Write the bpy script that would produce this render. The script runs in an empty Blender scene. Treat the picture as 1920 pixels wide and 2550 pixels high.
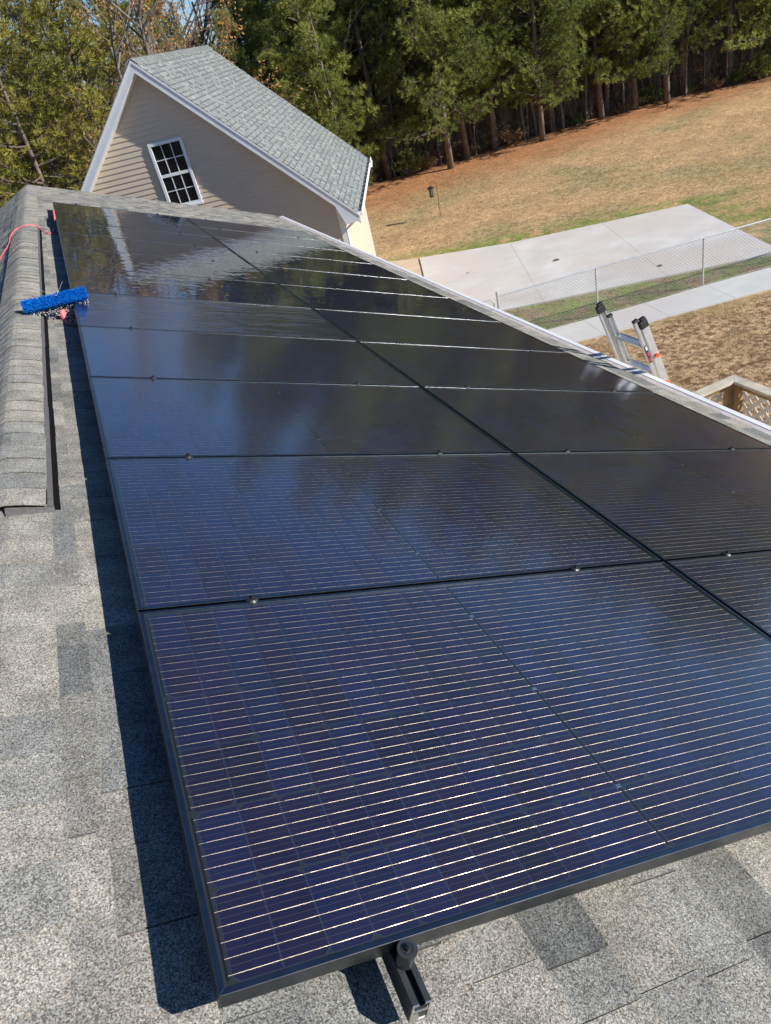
import bpy, math, random
import numpy as np
from mathutils import Vector, Matrix

S = bpy.context.scene
COL = S.collection
R = math.radians
rnd = random.Random(7)

# ------------------------------------------------------------------ camera, sky, sun, exposure
PITCH = R(22.6)
CA, SA = math.cos(PITCH), math.sin(PITCH)
CAMPOS = Vector((0.26959, -0.67725, 1.16131))
cam = bpy.data.cameras.new('camera'); camo = bpy.data.objects.new('camera', cam); COL.objects.link(camo)
right = Vector((0.89633374, -0.38770076, -0.21511381)); down = Vector((-0.3861083, -0.44403088, -0.80855238)); fwd = Vector((0.2179592, 0.80779001, -0.54769434))
m = Matrix.Identity(4)
for i in range(3):
    m[i][0] = right[i]; m[i][1] = -down[i]; m[i][2] = -fwd[i]; m[i][3] = CAMPOS[i]
camo.matrix_world = m
cam.sensor_fit = 'HORIZONTAL'; cam.sensor_width = 36; cam.lens = 1829.1 / 1920 * 36
cam.clip_start = 0.05; cam.clip_end = 2000
cam.dof.use_dof = True; cam.dof.focus_distance = 2.6; cam.dof.aperture_fstop = 18
S.camera = camo

SUN_AZ, SUN_EL = 127.0, 30.0          # azimuth clockwise from +Y
wd = bpy.data.worlds.new('World'); S.world = wd; wd.use_nodes = True
nt = wd.node_tree; bg = nt.nodes['Background']
sky = nt.nodes.new('ShaderNodeTexSky'); sky.sky_type = 'NISHITA'; sky.sun_disc = False
sky.sun_elevation = R(SUN_EL); sky.sun_rotation = R(SUN_AZ)
sky.air_density = .9; sky.dust_density = 0.0; sky.ozone_density = 8.0
nt.links.new(sky.outputs[0], bg.inputs[0]); bg.inputs[1].default_value = 0.09
sl = bpy.data.lights.new('sun', 'SUN'); sl.energy = 5.0; sl.angle = R(0.5); sl.color = (1.0, 0.955, 0.88)
so = bpy.data.objects.new('sun', sl); COL.objects.link(so)
sd = Vector((math.sin(R(SUN_AZ)) * math.cos(R(SUN_EL)), math.cos(R(SUN_AZ)) * math.cos(R(SUN_EL)), math.sin(R(SUN_EL))))
so.rotation_euler = sd.to_track_quat('Z', 'Y').to_euler()
so.location = sd * 60
S.view_settings.view_transform = 'Standard'; S.view_settings.look = 'None'
S.view_settings.exposure = 0.5; S.view_settings.gamma = 1.0; S.view_settings.use_curve_mapping = False

# ------------------------------------------------------------------ helpers
def N(t, kind, **kw):
    n = t.nodes.new(kind)
    for k, v in kw.items():
        if k.startswith('i_'):
            key = k[2:]
            n.inputs[int(key) if key.isdigit() else key.replace('_', ' ')].default_value = v
        else: setattr(n, k, v)
    return n

def mat(name, color=(.5, .5, .5), rough=.6, metal=0.0, spec=.5):
    mt = bpy.data.materials.new(name); mt.use_nodes = True
    b = mt.node_tree.nodes['Principled BSDF']
    b.inputs['Base Color'].default_value = (*color, 1); b.inputs['Roughness'].default_value = rough
    b.inputs['Metallic'].default_value = metal; b.inputs['Specular IOR Level'].default_value = spec
    return mt

def lk(t, a, b): t.links.new(a, b)

def noise_mat(name, c1, c2, scale=5, detail=6, rough=.7, bump=0.0, metal=0, stops=(.3, .7), c3=None, s3=.5, spec=.4, stretch=None, bscale=None, bdist=.01):
    mt = mat(name, c1, rough, metal, spec); t = mt.node_tree; b = t.nodes['Principled BSDF']
    g = N(t, 'ShaderNodeNewGeometry'); vec = g.outputs['Position']
    if stretch:
        mp = N(t, 'ShaderNodeMapping'); mp.inputs['Scale'].default_value = stretch; lk(t, vec, mp.inputs[0]); vec = mp.outputs[0]
    n = N(t, 'ShaderNodeTexNoise'); n.inputs['Scale'].default_value = scale; n.inputs['Detail'].default_value = detail
    lk(t, vec, n.inputs['Vector'])
    r = N(t, 'ShaderNodeValToRGB'); r.color_ramp.elements[0].position = stops[0]; r.color_ramp.elements[1].position = stops[1]
    r.color_ramp.elements[0].color = (*c1, 1); r.color_ramp.elements[1].color = (*c2, 1)
    lk(t, n.outputs[0], r.inputs[0]); out = r.outputs[0]
    if c3:
        n2 = N(t, 'ShaderNodeTexNoise'); n2.inputs['Scale'].default_value = s3; n2.inputs['Detail'].default_value = 4; lk(t, g.outputs['Position'], n2.inputs['Vector'])
        r2 = N(t, 'ShaderNodeValToRGB'); r2.color_ramp.elements[0].position = .45; r2.color_ramp.elements[1].position = .65
        mx = N(t, 'ShaderNodeMix', data_type='RGBA'); lk(t, n2.outputs[0], r2.inputs[0]); lk(t, r2.outputs[0], mx.inputs[0]); lk(t, out, mx.inputs[6]); mx.inputs[7].default_value = (*c3, 1); out = mx.outputs[2]
    lk(t, out, b.inputs['Base Color'])
    if bump:
        n3 = N(t, 'ShaderNodeTexNoise'); n3.inputs['Scale'].default_value = bscale or scale; n3.inputs['Detail'].default_value = 5; lk(t, vec, n3.inputs['Vector'])
        bp = N(t, 'ShaderNodeBump'); bp.inputs['Strength'].default_value = bump; bp.inputs['Distance'].default_value = bdist
        lk(t, n3.outputs[0], bp.inputs['Height']); lk(t, bp.outputs[0], b.inputs['Normal'])
    return mt

class MB:
    """collects faces; builds ONE mesh object"""
    def __init__(s): s.v = []; s.f = []; s.m = []; s.r = []; s.T = None
    def add(s, vs, fs, mi=0, r=0.0):
        o = len(s.v)
        if s.T: vs = [s.T(Vector(p)) for p in vs]
        s.v += [tuple(p) for p in vs]
        for f in fs: s.f.append(tuple(i + o for i in f)); s.m.append(mi); s.r.append(r)
    def box(s, x0, x1, y0, y1, z0, z1, mi=0, r=0.0):
        s.add([(x0, y0, z0), (x1, y0, z0), (x1, y1, z0), (x0, y1, z0), (x0, y0, z1), (x1, y0, z1), (x1, y1, z1), (x0, y1, z1)],
              [(0, 3, 2, 1), (4, 5, 6, 7), (0, 1, 5, 4), (1, 2, 6, 5), (2, 3, 7, 6), (3, 0, 4, 7)], mi, r)
    def hexa(s, p, mi=0, r=0.0):   # 8 points, bottom 4 then top 4
        s.add(p, [(0, 3, 2, 1), (4, 5, 6, 7), (0, 1, 5, 4), (1, 2, 6, 5), (2, 3, 7, 6), (3, 0, 4, 7)], mi, r)
    def prism(s, poly, z0, z1, mi=0, r=0.0):
        n = len(poly)
        s.add([(x, y, z0) for x, y in poly] + [(x, y, z1) for x, y in poly],
              [tuple(range(n - 1, -1, -1)), tuple(range(n, 2 * n))] + [(i, (i + 1) % n, n + (i + 1) % n, n + i) for i in range(n)], mi, r)
    def tube(s, pts, rad, seg=6, mi=0, cap=True, r=0.0):
        pts = [Vector(p) for p in pts]
        if not isinstance(rad, (list, tuple)): rad = [rad] * len(pts)
        vs = []; fs = []
        up = None
        for i, p in enumerate(pts):
            d = (pts[min(i + 1, len(pts) - 1)] - pts[max(i - 1, 0)]).normalized()
            if up is None: up = Vector((0, 0, 1)) if abs(d.z) < .9 else Vector((1, 0, 0))
            a = d.cross(up).normalized(); b = d.cross(a).normalized(); up = -b if up.dot(-b) > 0 else b
            a = d.cross(up).normalized(); b = a.cross(d).normalized(); up = b
            for k in range(seg):
                t = 2 * math.pi * k / seg
                vs.append(p + a * (math.cos(t) * rad[i]) + b * (math.sin(t) * rad[i]))
        for i in range(len(pts) - 1):
            for k in range(seg):
                fs.append((i * seg + k, i * seg + (k + 1) % seg, (i + 1) * seg + (k + 1) % seg, (i + 1) * seg + k))
        if cap:
            fs.append(tuple(range(seg - 1, -1, -1))); o = (len(pts) - 1) * seg; fs.append(tuple(range(o, o + seg)))
        s.add(vs, fs, mi, r)
    def mesh(s, name, mats, smooth=False):
        me = bpy.data.meshes.new(name); me.from_pydata(s.v, [], s.f)
        for x in (mats if isinstance(mats, (list, tuple)) else [mats]): me.materials.append(x)
        me.polygons.foreach_set('material_index', s.m)
        a = me.attributes.new('rnd', 'FLOAT', 'FACE'); a.data.foreach_set('value', s.r)
        if smooth: me.polygons.foreach_set('use_smooth', [True] * len(s.f))
        me.update(); return me
    def build(s, name, mats, parent=None, center=False, smooth=False, bevel=0, **kw):
        off = Vector((0, 0, 0))
        if center and s.v:
            a = np.array(s.v); off = Vector(((a.min(0) + a.max(0)) / 2).tolist()); s.v = (a - np.array(off)).tolist()
        me = s.mesh(name, mats, smooth)
        o = bpy.data.objects.new(name, me); o.location = off; COL.objects.link(o)
        if parent is not None: o.parent = parent
        if bevel:
            md = o.modifiers.new('bevel', 'BEVEL'); md.width = bevel; md.segments = 2; md.limit_method = 'ANGLE'
        for k, v in kw.items(): o[k] = v
        return o

def link(name, me, parent=None, loc=(0, 0, 0), rot=(0, 0, 0), scale=None, **kw):
    o = bpy.data.objects.new(name, me); o.location = loc; o.rotation_euler = rot
    if scale: o.scale = scale if isinstance(scale, (tuple, list)) else (scale,) * 3
    COL.objects.link(o)
    if parent is not None: o.parent = parent
    for k, v in kw.items(): o[k] = v
    return o

def thing(name, label, cat, loc=(0, 0, 0), rot=(0, 0, 0), group=None):
    o = bpy.data.objects.new(name, None); o.empty_display_size = .2; o.location = loc; o.rotation_euler = rot
    COL.objects.link(o); o['label'] = label; o['category'] = cat
    if group: o['group'] = group
    return o

def RP(u, v, w):  # roof frame -> world (w above panel plane)
    return Vector((v * CA + w * SA, u, -v * SA + w * CA))

G = -6.05      # lawn level
HR = -0.13     # shingle plane below the panel plane

# ------------------------------------------------------------------ materials
def shingle_mat(name, cols, gran=420, gcontrast=1.0, lo=.38, hi=1.6):
    mt = mat(name, rough=.85, spec=.25); t = mt.node_tree; b = t.nodes['Principled BSDF']
    g = N(t, 'ShaderNodeNewGeometry'); P = g.outputs['Position']
    at = N(t, 'ShaderNodeAttribute', attribute_name='rnd')
    rp = N(t, 'ShaderNodeValToRGB'); rp.color_ramp.interpolation = 'LINEAR'
    e = rp.color_ramp.elements; e[0].color = (*cols[0], 1); e[1].color = (*cols[-1], 1)
    for i, c in enumerate(cols[1:-1]):
        x = e.new((i + 1) / (len(cols) - 1)); x.color = (*c, 1)
    lk(t, at.outputs['Fac'], rp.inputs[0])
    def granl(scale, lo, hi, p0=.12, p1=.9):
        v = N(t, 'ShaderNodeTexVoronoi'); v.inputs['Scale'].default_value = scale; lk(t, P, v.inputs['Vector'])
        s = N(t, 'ShaderNodeSeparateColor'); lk(t, v.outputs['Color'], s.inputs[0])
        mr = N(t, 'ShaderNodeMapRange'); mr.inputs[1].default_value = p0; mr.inputs[2].default_value = p1; mr.inputs[3].default_value = lo; mr.inputs[4].default_value = hi
        lk(t, s.outputs[0], mr.inputs[0]); return mr.outputs[0], s
    a, sa = granl(gran, lo, hi)
    # a few bright and a few tan grains
    gt = N(t, 'ShaderNodeMath', operation='GREATER_THAN'); gt.inputs[1].default_value = .84; lk(t, sa.outputs[1], gt.inputs[0])
    m1 = N(t, 'ShaderNodeMath', operation='MULTIPLY_ADD'); lk(t, gt.outputs[0], m1.inputs[0]); m1.inputs[1].default_value = .65 * gcontrast; lk(t, a, m1.inputs[2])
    c = N(t, 'ShaderNodeVectorMath', operation='SCALE'); lk(t, rp.outputs[0], c.inputs[0]); lk(t, m1.outputs[0], c.inputs['Scale'])
    # tint variation per grain
    gt2 = N(t, 'ShaderNodeMath', operation='GREATER_THAN'); gt2.inputs[1].default_value = .87; lk(t, sa.outputs[2], gt2.inputs[0])
    mx = N(t, 'ShaderNodeMix', data_type='RGBA', blend_type='MULTIPLY'); lk(t, gt2.outputs[0], mx.inputs[0]); lk(t, c.outputs[0], mx.inputs[6]); mx.inputs[7].default_value = (1.0, .86, .72, 1)
    # broad weathering
    n = N(t, 'ShaderNodeTexNoise'); n.inputs['Scale'].default_value = 9; n.inputs['Detail'].default_value = 6; lk(t, P, n.inputs['Vector'])
    mr = N(t, 'ShaderNodeMapRange'); mr.inputs[1].default_value = .3; mr.inputs[2].default_value = .7; mr.inputs[3].default_value = .72; mr.inputs[4].default_value = 1.16; lk(t, n.outputs[0], mr.inputs[0])
    c2 = N(t, 'ShaderNodeVectorMath', operation='SCALE'); lk(t, mx.outputs[2], c2.inputs[0]); lk(t, mr.outputs[0], c2.inputs['Scale'])
    lk(t, c2.outputs[0], b.inputs['Base Color'])
    bp = N(t, 'ShaderNodeBump'); bp.inputs['Strength'].default_value = .55; bp.inputs['Distance'].default_value = .0016; lk(t, sa.outputs[0], bp.inputs['Height']); lk(t, bp.outputs[0], b.inputs['Normal'])
    return mt

M = {}
M['shingle'] = shingle_mat('shingle_granules', [(.105, .112, .112), (.25, .24, .21), (.16, .168, .165), (.29, .275, .24), (.20, .195, .18)])
M['cap'] = shingle_mat('ridge_granules', [(.19, .192, .18), (.275, .262, .23), (.23, .228, .21), (.285, .27, .235), (.25, .24, .215)])
M['gshingle'] = shingle_mat('garage_shingle', [(.165, .19, .19), (.23, .25, .245), (.195, .22, .22), (.27, .285, .275), (.215, .235, .23)], gran=90, gcontrast=.1, lo=.85, hi=1.15)
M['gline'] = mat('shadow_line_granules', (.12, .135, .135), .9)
M['felt'] = mat('asphalt_felt', (.05, .05, .05), .9)
M['vent'] = noise_mat('vent_plastic', (.085, .078, .075), (.14, .13, .125), 60, rough=.5, bump=.3, bscale=400, bdist=.001)
M['black'] = mat('black_void', (.006, .006, .007), .9, spec=.1)
M['blackmetal'] = noise_mat('black_anodised', (.022, .024, .026), (.034, .036, .038), 40, rough=.36, metal=.0, spec=.6)
M['framemetal'] = noise_mat('panel_frame_black', (.13, .14, .15), (.18, .19, .20), 30, rough=.27, metal=1.0, spec=.6)
M['cutalu'] = mat('cut_aluminium', (.75, .75, .74), .35, 1.0)
M['bolt'] = mat('dark_steel', (.06, .06, .065), .42, .8)
M['white'] = noise_mat('white_vinyl', (.72, .73, .74), (.8, .8, .79), 3, rough=.4, spec=.4)
M['whitetrim'] = noise_mat('white_trim', (.62, .65, .69), (.70, .72, .75), 2.5, rough=.45)
M['guard'] = noise_mat('gutter_guard', (.40, .36, .34), (.56, .51, .48), 14, rough=.6)
M['alu'] = noise_mat('ladder_aluminium', (.62, .63, .63), (.78, .79, .78), 20, rough=.38, metal=.75, stretch=(3, 3, .6))
M['galv'] = noise_mat('galvanised_steel', (.42, .44, .45), (.62, .64, .65), 25, rough=.45, metal=.5)
M['rubber'] = mat('black_rubber', (.015, .015, .017), .5)
M['orange'] = mat('orange_plastic', (.95, .12, .02), .4)
M['red'] = mat('red_hose', (.78, .15, .16), .5)
M['redl'] = mat('red_label', (.6, .03, .04), .5)
M['whitel'] = mat('white_label', (.75, .75, .75), .5)

M['water'] = mat('water_drop', (.9, .93, .95), .02, 0, 1.0)
M['wood'] = noise_mat('weathered_pine', (.42, .37, .27), (.60, .56, .46), 5, rough=.75, bump=.3, stretch=(1, 1, 1), c3=(.33, .31, .27), s3=3)
M['woodb'] = noise_mat('brown_pine', (.22, .13, .06), (.42, .28, .15), 7, rough=.75, bump=.3)
M['lattice'] = mat('lattice_white', (.72, .68, .62), .55)
M['paleblue'] = mat('pale_blue_plastic', (.25, .55, .75), .4)
M['concrete'] = noise_mat('pale_concrete', (.51, .485, .445), (.64, .615, .58), 1.1, detail=12, rough=.85, bump=.15, bscale=60, bdist=.003, c3=(.57, .51, .455), s3=.45)
M['concrete2'] = noise_mat('walk_concrete', (.50, .51, .48), (.58, .58, .555), 1.8, detail=10, rough=.85, bump=.15, bscale=60, bdist=.003, c3=(.5, .47, .45), s3=.3)
M['tanslab'] = noise_mat('tan_concrete', (.50, .38, .26), (.58, .46, .34), 2, rough=.85)
M['bark'] = noise_mat('pine_bark', (.055, .042, .034), (.19, .145, .12), 7, rough=.9, bump=.6, stretch=(3, 3, .7), bdist=.02)
M['barkmid'] = noise_mat('scaly_pine_bark', (.09, .065, .05), (.27, .21, .17), 7, rough=.9, bump=.6, stretch=(3, 3, .7), bdist=.02)
M['barkdull'] = noise_mat('dull_grey_bark', (.11, .095, .08), (.22, .19, .165), 6, rough=.9)
M['barkgrey'] = noise_mat('grey_bark', (.17, .14, .12), (.32, .27, .235), 6, rough=.9, bump=.3, stretch=(3, 3, .8), bdist=.01)
M['twig'] = mat('dead_twigs', (.27, .205, .155), .9, spec=.1)

def siding_mat(name, c):
    mt = noise_mat(name, tuple(x * .93 for x in c), tuple(x * 1.05 for x in c), 3, rough=.55, bump=.1, stretch=(.6, .6, 8), bdist=.002)
    return mt
M['siding'] = siding_mat('tan_vinyl_siding', (.55, .455, .355))
M['siding2'] = siding_mat('own_vinyl_siding', (.46, .375, .295))

def leaf_mat(name, cols, rough=.6, trans=.32):
    mt = mat(name, cols[0], rough, spec=.3); t = mt.node_tree; b = t.nodes['Principled BSDF']
    at = N(t, 'ShaderNodeAttribute', attribute_name='rnd'); oi = N(t, 'ShaderNodeObjectInfo')
    ad = N(t, 'ShaderNodeMath', operation='MULTIPLY_ADD'); lk(t, oi.outputs['Random'], ad.inputs[0]); ad.inputs[1].default_value = .35; 
    ml = N(t, 'ShaderNodeMath', operation='MULTIPLY'); lk(t, at.outputs['Fac'], ml.inputs[0]); ml.inputs[1].default_value = .65; lk(t, ml.outputs[0], ad.inputs[2])
    rp = N(t, 'ShaderNodeValToRGB'); e = rp.color_ramp.elements; e[0].color = (*cols[0], 1); e[1].color = (*cols[-1], 1)
    for i, c in enumerate(cols[1:-1]): x = e.new((i + 1) / (len(cols) - 1)); x.color = (*c, 1)
    lk(t, ad.outputs[0], rp.inputs[0]); lk(t, rp.outputs[0], b.inputs['Base Color'])
    tr = N(t, 'ShaderNodeBsdfTranslucent'); lk(t, rp.outputs[0], tr.inputs[0])
    ms = N(t, 'ShaderNodeMixShader'); ms.inputs[0].default_value = trans
    lk(t, b.outputs[0], ms.inputs[1]); lk(t, tr.outputs[0], ms.inputs[2]); lk(t, ms.outputs[0], t.nodes['Material Output'].inputs[0])
    return mt
M['needle_dark'] = leaf_mat('needles_green', [(.05, .075, .025), (.16, .20, .05), (.33, .36, .085), (.48, .48, .14)])
M['needle_yel'] = leaf_mat('needles_olive', [(.08, .09, .025), (.24, .235, .05), (.46, .42, .09), (.60, .55, .15)])
M['leaf_orange'] = leaf_mat('beech_leaves', [(.34, .17, .05), (.52, .28, .09), (.66, .38, .14)])
M['leaf_dry'] = leaf_mat('dry_leaves', [(.10, .06, .035), (.24, .15, .08), (.42, .30, .18)], trans=.05)
M['leaf_green'] = leaf_mat('undergrowth_green', [(.04, .07, .02), (.08, .12, .03), (.12, .17, .05)])
M['grass_b'] = leaf_mat('grass_blades', [(.30, .20, .10), (.44, .32, .17), (.56, .42, .25)], trans=.15)
M['grass_g'] = leaf_mat('grass_green', [(.05, .09, .015), (.10, .16, .03), (.20, .20, .07)], trans=.15)

M['blue'] = leaf_mat('blue_bristle', [(.0, .05, .30), (.0, .15, .62), (.02, .30, .85)], .4, .1)
# solar cell
def cell_mat():
    mt = mat('silicon_cell', (.01, .012, .04), .32, spec=.5); t = mt.node_tree; b = t.nodes['Principled BSDF']
    oi = N(t, 'ShaderNodeObjectInfo'); at = N(t, 'ShaderNodeAttribute', attribute_name='rnd')
    ad = N(t, 'ShaderNodeMath', operation='ADD'); lk(t, oi.outputs['Random'], ad.inputs[0]); lk(t, at.outputs['Fac'], ad.inputs[1])
    fr = N(t, 'ShaderNodeMath', operation='FRACT'); lk(t, ad.outputs[0], fr.inputs[0])
    rp = N(t, 'ShaderNodeValToRGB'); e = rp.color_ramp.elements
    e[0].color = (.0075, .0065, .018, 1); e[1].color = (.0100, .0110, .044, 1)
    x = e.new(.35); x.color = (.0110, .0072, .026, 1); x = e.new(.7); x.color = (.007, .009, .036, 1)
    lk(t, fr.outputs[0], rp.inputs[0])
    lk(t, rp.outputs[0], b.inputs['Base Color']); b.inputs['Roughness'].default_value = .38
    return mt
M['cell'] = cell_mat()
M['cellrim'] = mat('cell_edge', (.045, .065, .12), .4, .3)
M['back'] = mat('black_backsheet', (.016, .020, .021), .45)
def wire_mat(name, c, rough, film=True):
    mt = mat(name, c, rough, 1.0); t = mt.node_tree; b = t.nodes['Principled BSDF']
    g = N(t, 'ShaderNodeNewGeometry'); n = N(t, 'ShaderNodeTexNoise'); n.inputs['Scale'].default_value = 42; n.inputs['Detail'].default_value = 2; lk(t, g.outputs['Position'], n.inputs['Vector'])
    mr = N(t, 'ShaderNodeMapRange'); mr.inputs[1].default_value = .3; mr.inputs[2].default_value = .75; mr.inputs[3].default_value = .30; mr.inputs[4].default_value = .62; lk(t, n.outputs[0], mr.inputs[0])
    lk(t, mr.outputs[0], b.inputs['Roughness'])
    if film:
        n2 = N(t, 'ShaderNodeTexNoise'); n2.inputs['Scale'].default_value = 130; lk(t, g.outputs['Position'], n2.inputs['Vector'])
        m2 = N(t, 'ShaderNodeMapRange'); m2.inputs[1].default_value = .3; m2.inputs[2].default_value = .7; m2.inputs[3].default_value = 180; m2.inputs[4].default_value = 620; lk(t, n2.outputs[0], m2.inputs[0])
        lk(t, m2.outputs[0], b.inputs['Thin Film Thickness']); b.inputs['Thin Film IOR'].default_value = 1.45
    return mt
M['wire'] = wire_mat('busbar_wire', (.60, .50, .40), .4)
M['wirefine'] = mat('finger_line', (.13, .12, .13), .5, .6)
M['ribbon'] = mat('solder_tab', (.85, .85, .82), .3, 1.0)
M['busblack'] = mat('masked_busbar', (.004, .004, .006), .4)

def glass_mat(name, kind):
    mt = bpy.data.materials.new(name); mt.use_nodes = True; t = mt.node_tree; t.nodes.remove(t.nodes['Principled BSDF'])
    out = t.nodes['Material Output']
    tr = N(t, 'ShaderNodeBsdfTransparent'); gl = N(t, 'ShaderNodeBsdfGlossy'); df = N(t, 'ShaderNodeBsdfDiffuse')
    tr.inputs[0].default_value = (.94, .95, .95, 1)
    gg = N(t, 'ShaderNodeNewGeometry'); dt = N(t, 'ShaderNodeVectorMath', operation='DOT_PRODUCT'); lk(t, gg.outputs['Incoming'], dt.inputs[0]); lk(t, gg.outputs['True Normal'], dt.inputs[1])
    ab = N(t, 'ShaderNodeMath', operation='ABSOLUTE'); lk(t, dt.outputs['Value'], ab.inputs[0])
    om = N(t, 'ShaderNodeMath', operation='SUBTRACT'); om.inputs[0].default_value = 1; lk(t, ab.outputs[0], om.inputs[1])
    pw = N(t, 'ShaderNodeMath', operation='POWER'); lk(t, om.outputs[0], pw.inputs[0]); pw.inputs[1].default_value = {'dry': 2.6, 'wet': 3.2, 'run': 2.5}[kind]
    f0 = {'dry': .024, 'wet': .03, 'run': .03}[kind]
    fr = N(t, 'ShaderNodeMath', operation='MULTIPLY_ADD'); lk(t, pw.outputs[0], fr.inputs[0]); fr.inputs[1].default_value = 1 - f0; fr.inputs[2].default_value = f0
    ms = N(t, 'ShaderNodeMixShader'); lk(t, fr.outputs[0], ms.inputs[0]); lk(t, tr.outputs[0], ms.inputs[1]); lk(t, gl.outputs[0], ms.inputs[2])
    md = N(t, 'ShaderNodeMixShader'); lk(t, ms.outputs[0], md.inputs[1]); lk(t, df.outputs[0], md.inputs[2]); df.inputs[0].default_value = (.42, .40, .38, 1)
    lk(t, md.outputs[0], out.inputs[0])
    g = N(t, 'ShaderNodeNewGeometry'); P = g.outputs['Position']
    mp = N(t, 'ShaderNodeMapping'); mp.inputs['Rotation'].default_value = (0, -PITCH, 0); lk(t, P, mp.inputs[0])
    def bump(vec, scale, strength, dist, detail=3):
        n = N(t, 'ShaderNodeTexNoise'); n.inputs['Scale'].default_value = scale; n.inputs['Detail'].default_value = detail; lk(t, vec, n.inputs['Vector'])
        b = N(t, 'ShaderNodeBump'); b.inputs['Strength'].default_value = strength; b.inputs['Distance'].default_value = dist; lk(t, n.outputs[0], b.inputs['Height']); return n, b
    if kind == 'dry':
        gl.inputs['Roughness'].default_value = .12
        n, b = bump(P, 1.2, 1.0, .0015)
        lk(t, b.outputs[0], gl.inputs['Normal'])
        dn = N(t, 'ShaderNodeTexNoise'); dn.inputs['Scale'].default_value = 7; dn.inputs['Detail'].default_value = 8; lk(t, P, dn.inputs['Vector'])
        mr = N(t, 'ShaderNodeMapRange'); mr.inputs[1].default_value = .3; mr.inputs[2].default_value = .75; mr.inputs[3].default_value = .0; mr.inputs[4].default_value = .010; lk(t, dn.outputs[0], mr.inputs[0]); lk(t, mr.outputs[0], md.inputs[0])
    elif kind == 'wet':
        gl.inputs['Roughness'].default_value = .012; md.inputs[0].default_value = .0
        n, b = bump(P, 1.6, 1.0, .0016, 2); n2, b2 = bump(mp.outputs[0], 9, 1.0, .0012, 1)
        lk(t, b.outputs[0], b2.inputs['Normal']); lk(t, b2.outputs[0], gl.inputs['Normal'])
    else:  # streaky: running water down the slope over dust
        mp.inputs['Scale'].default_value = (1.1, 11, 1)
        n = N(t, 'ShaderNodeTexNoise'); n.inputs['Scale'].default_value = 1.7; n.inputs['Detail'].default_value = 6; n.inputs['Distortion'].default_value = .6; lk(t, mp.outputs[0], n.inputs['Vector'])
        mr = N(t, 'ShaderNodeMapRange'); mr.inputs[1].default_value = .44; mr.inputs[2].default_value = .54; mr.inputs[3].default_value = .12; mr.inputs[4].default_value = .01; lk(t, n.outputs[0], mr.inputs[0]); lk(t, mr.outputs[0], gl.inputs['Roughness'])
        md.inputs[0].default_value = .002
        b = N(t, 'ShaderNodeBump'); b.inputs['Strength'].default_value = .8; b.inputs['Distance'].default_value = .006; lk(t, n.outputs[0], b.inputs['Height']); lk(t, b.outputs[0], gl.inputs['Normal'])
    if hasattr(mt, 'use_transparent_shadow'): mt.use_transparent_shadow = True
    return mt
M['glass_dry'] = glass_mat('dusty_panel_glass', 'dry')
M['glass_wet'] = glass_mat('wet_panel_glass', 'wet')
M['glass_run'] = glass_mat('running_water_glass', 'run')

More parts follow.
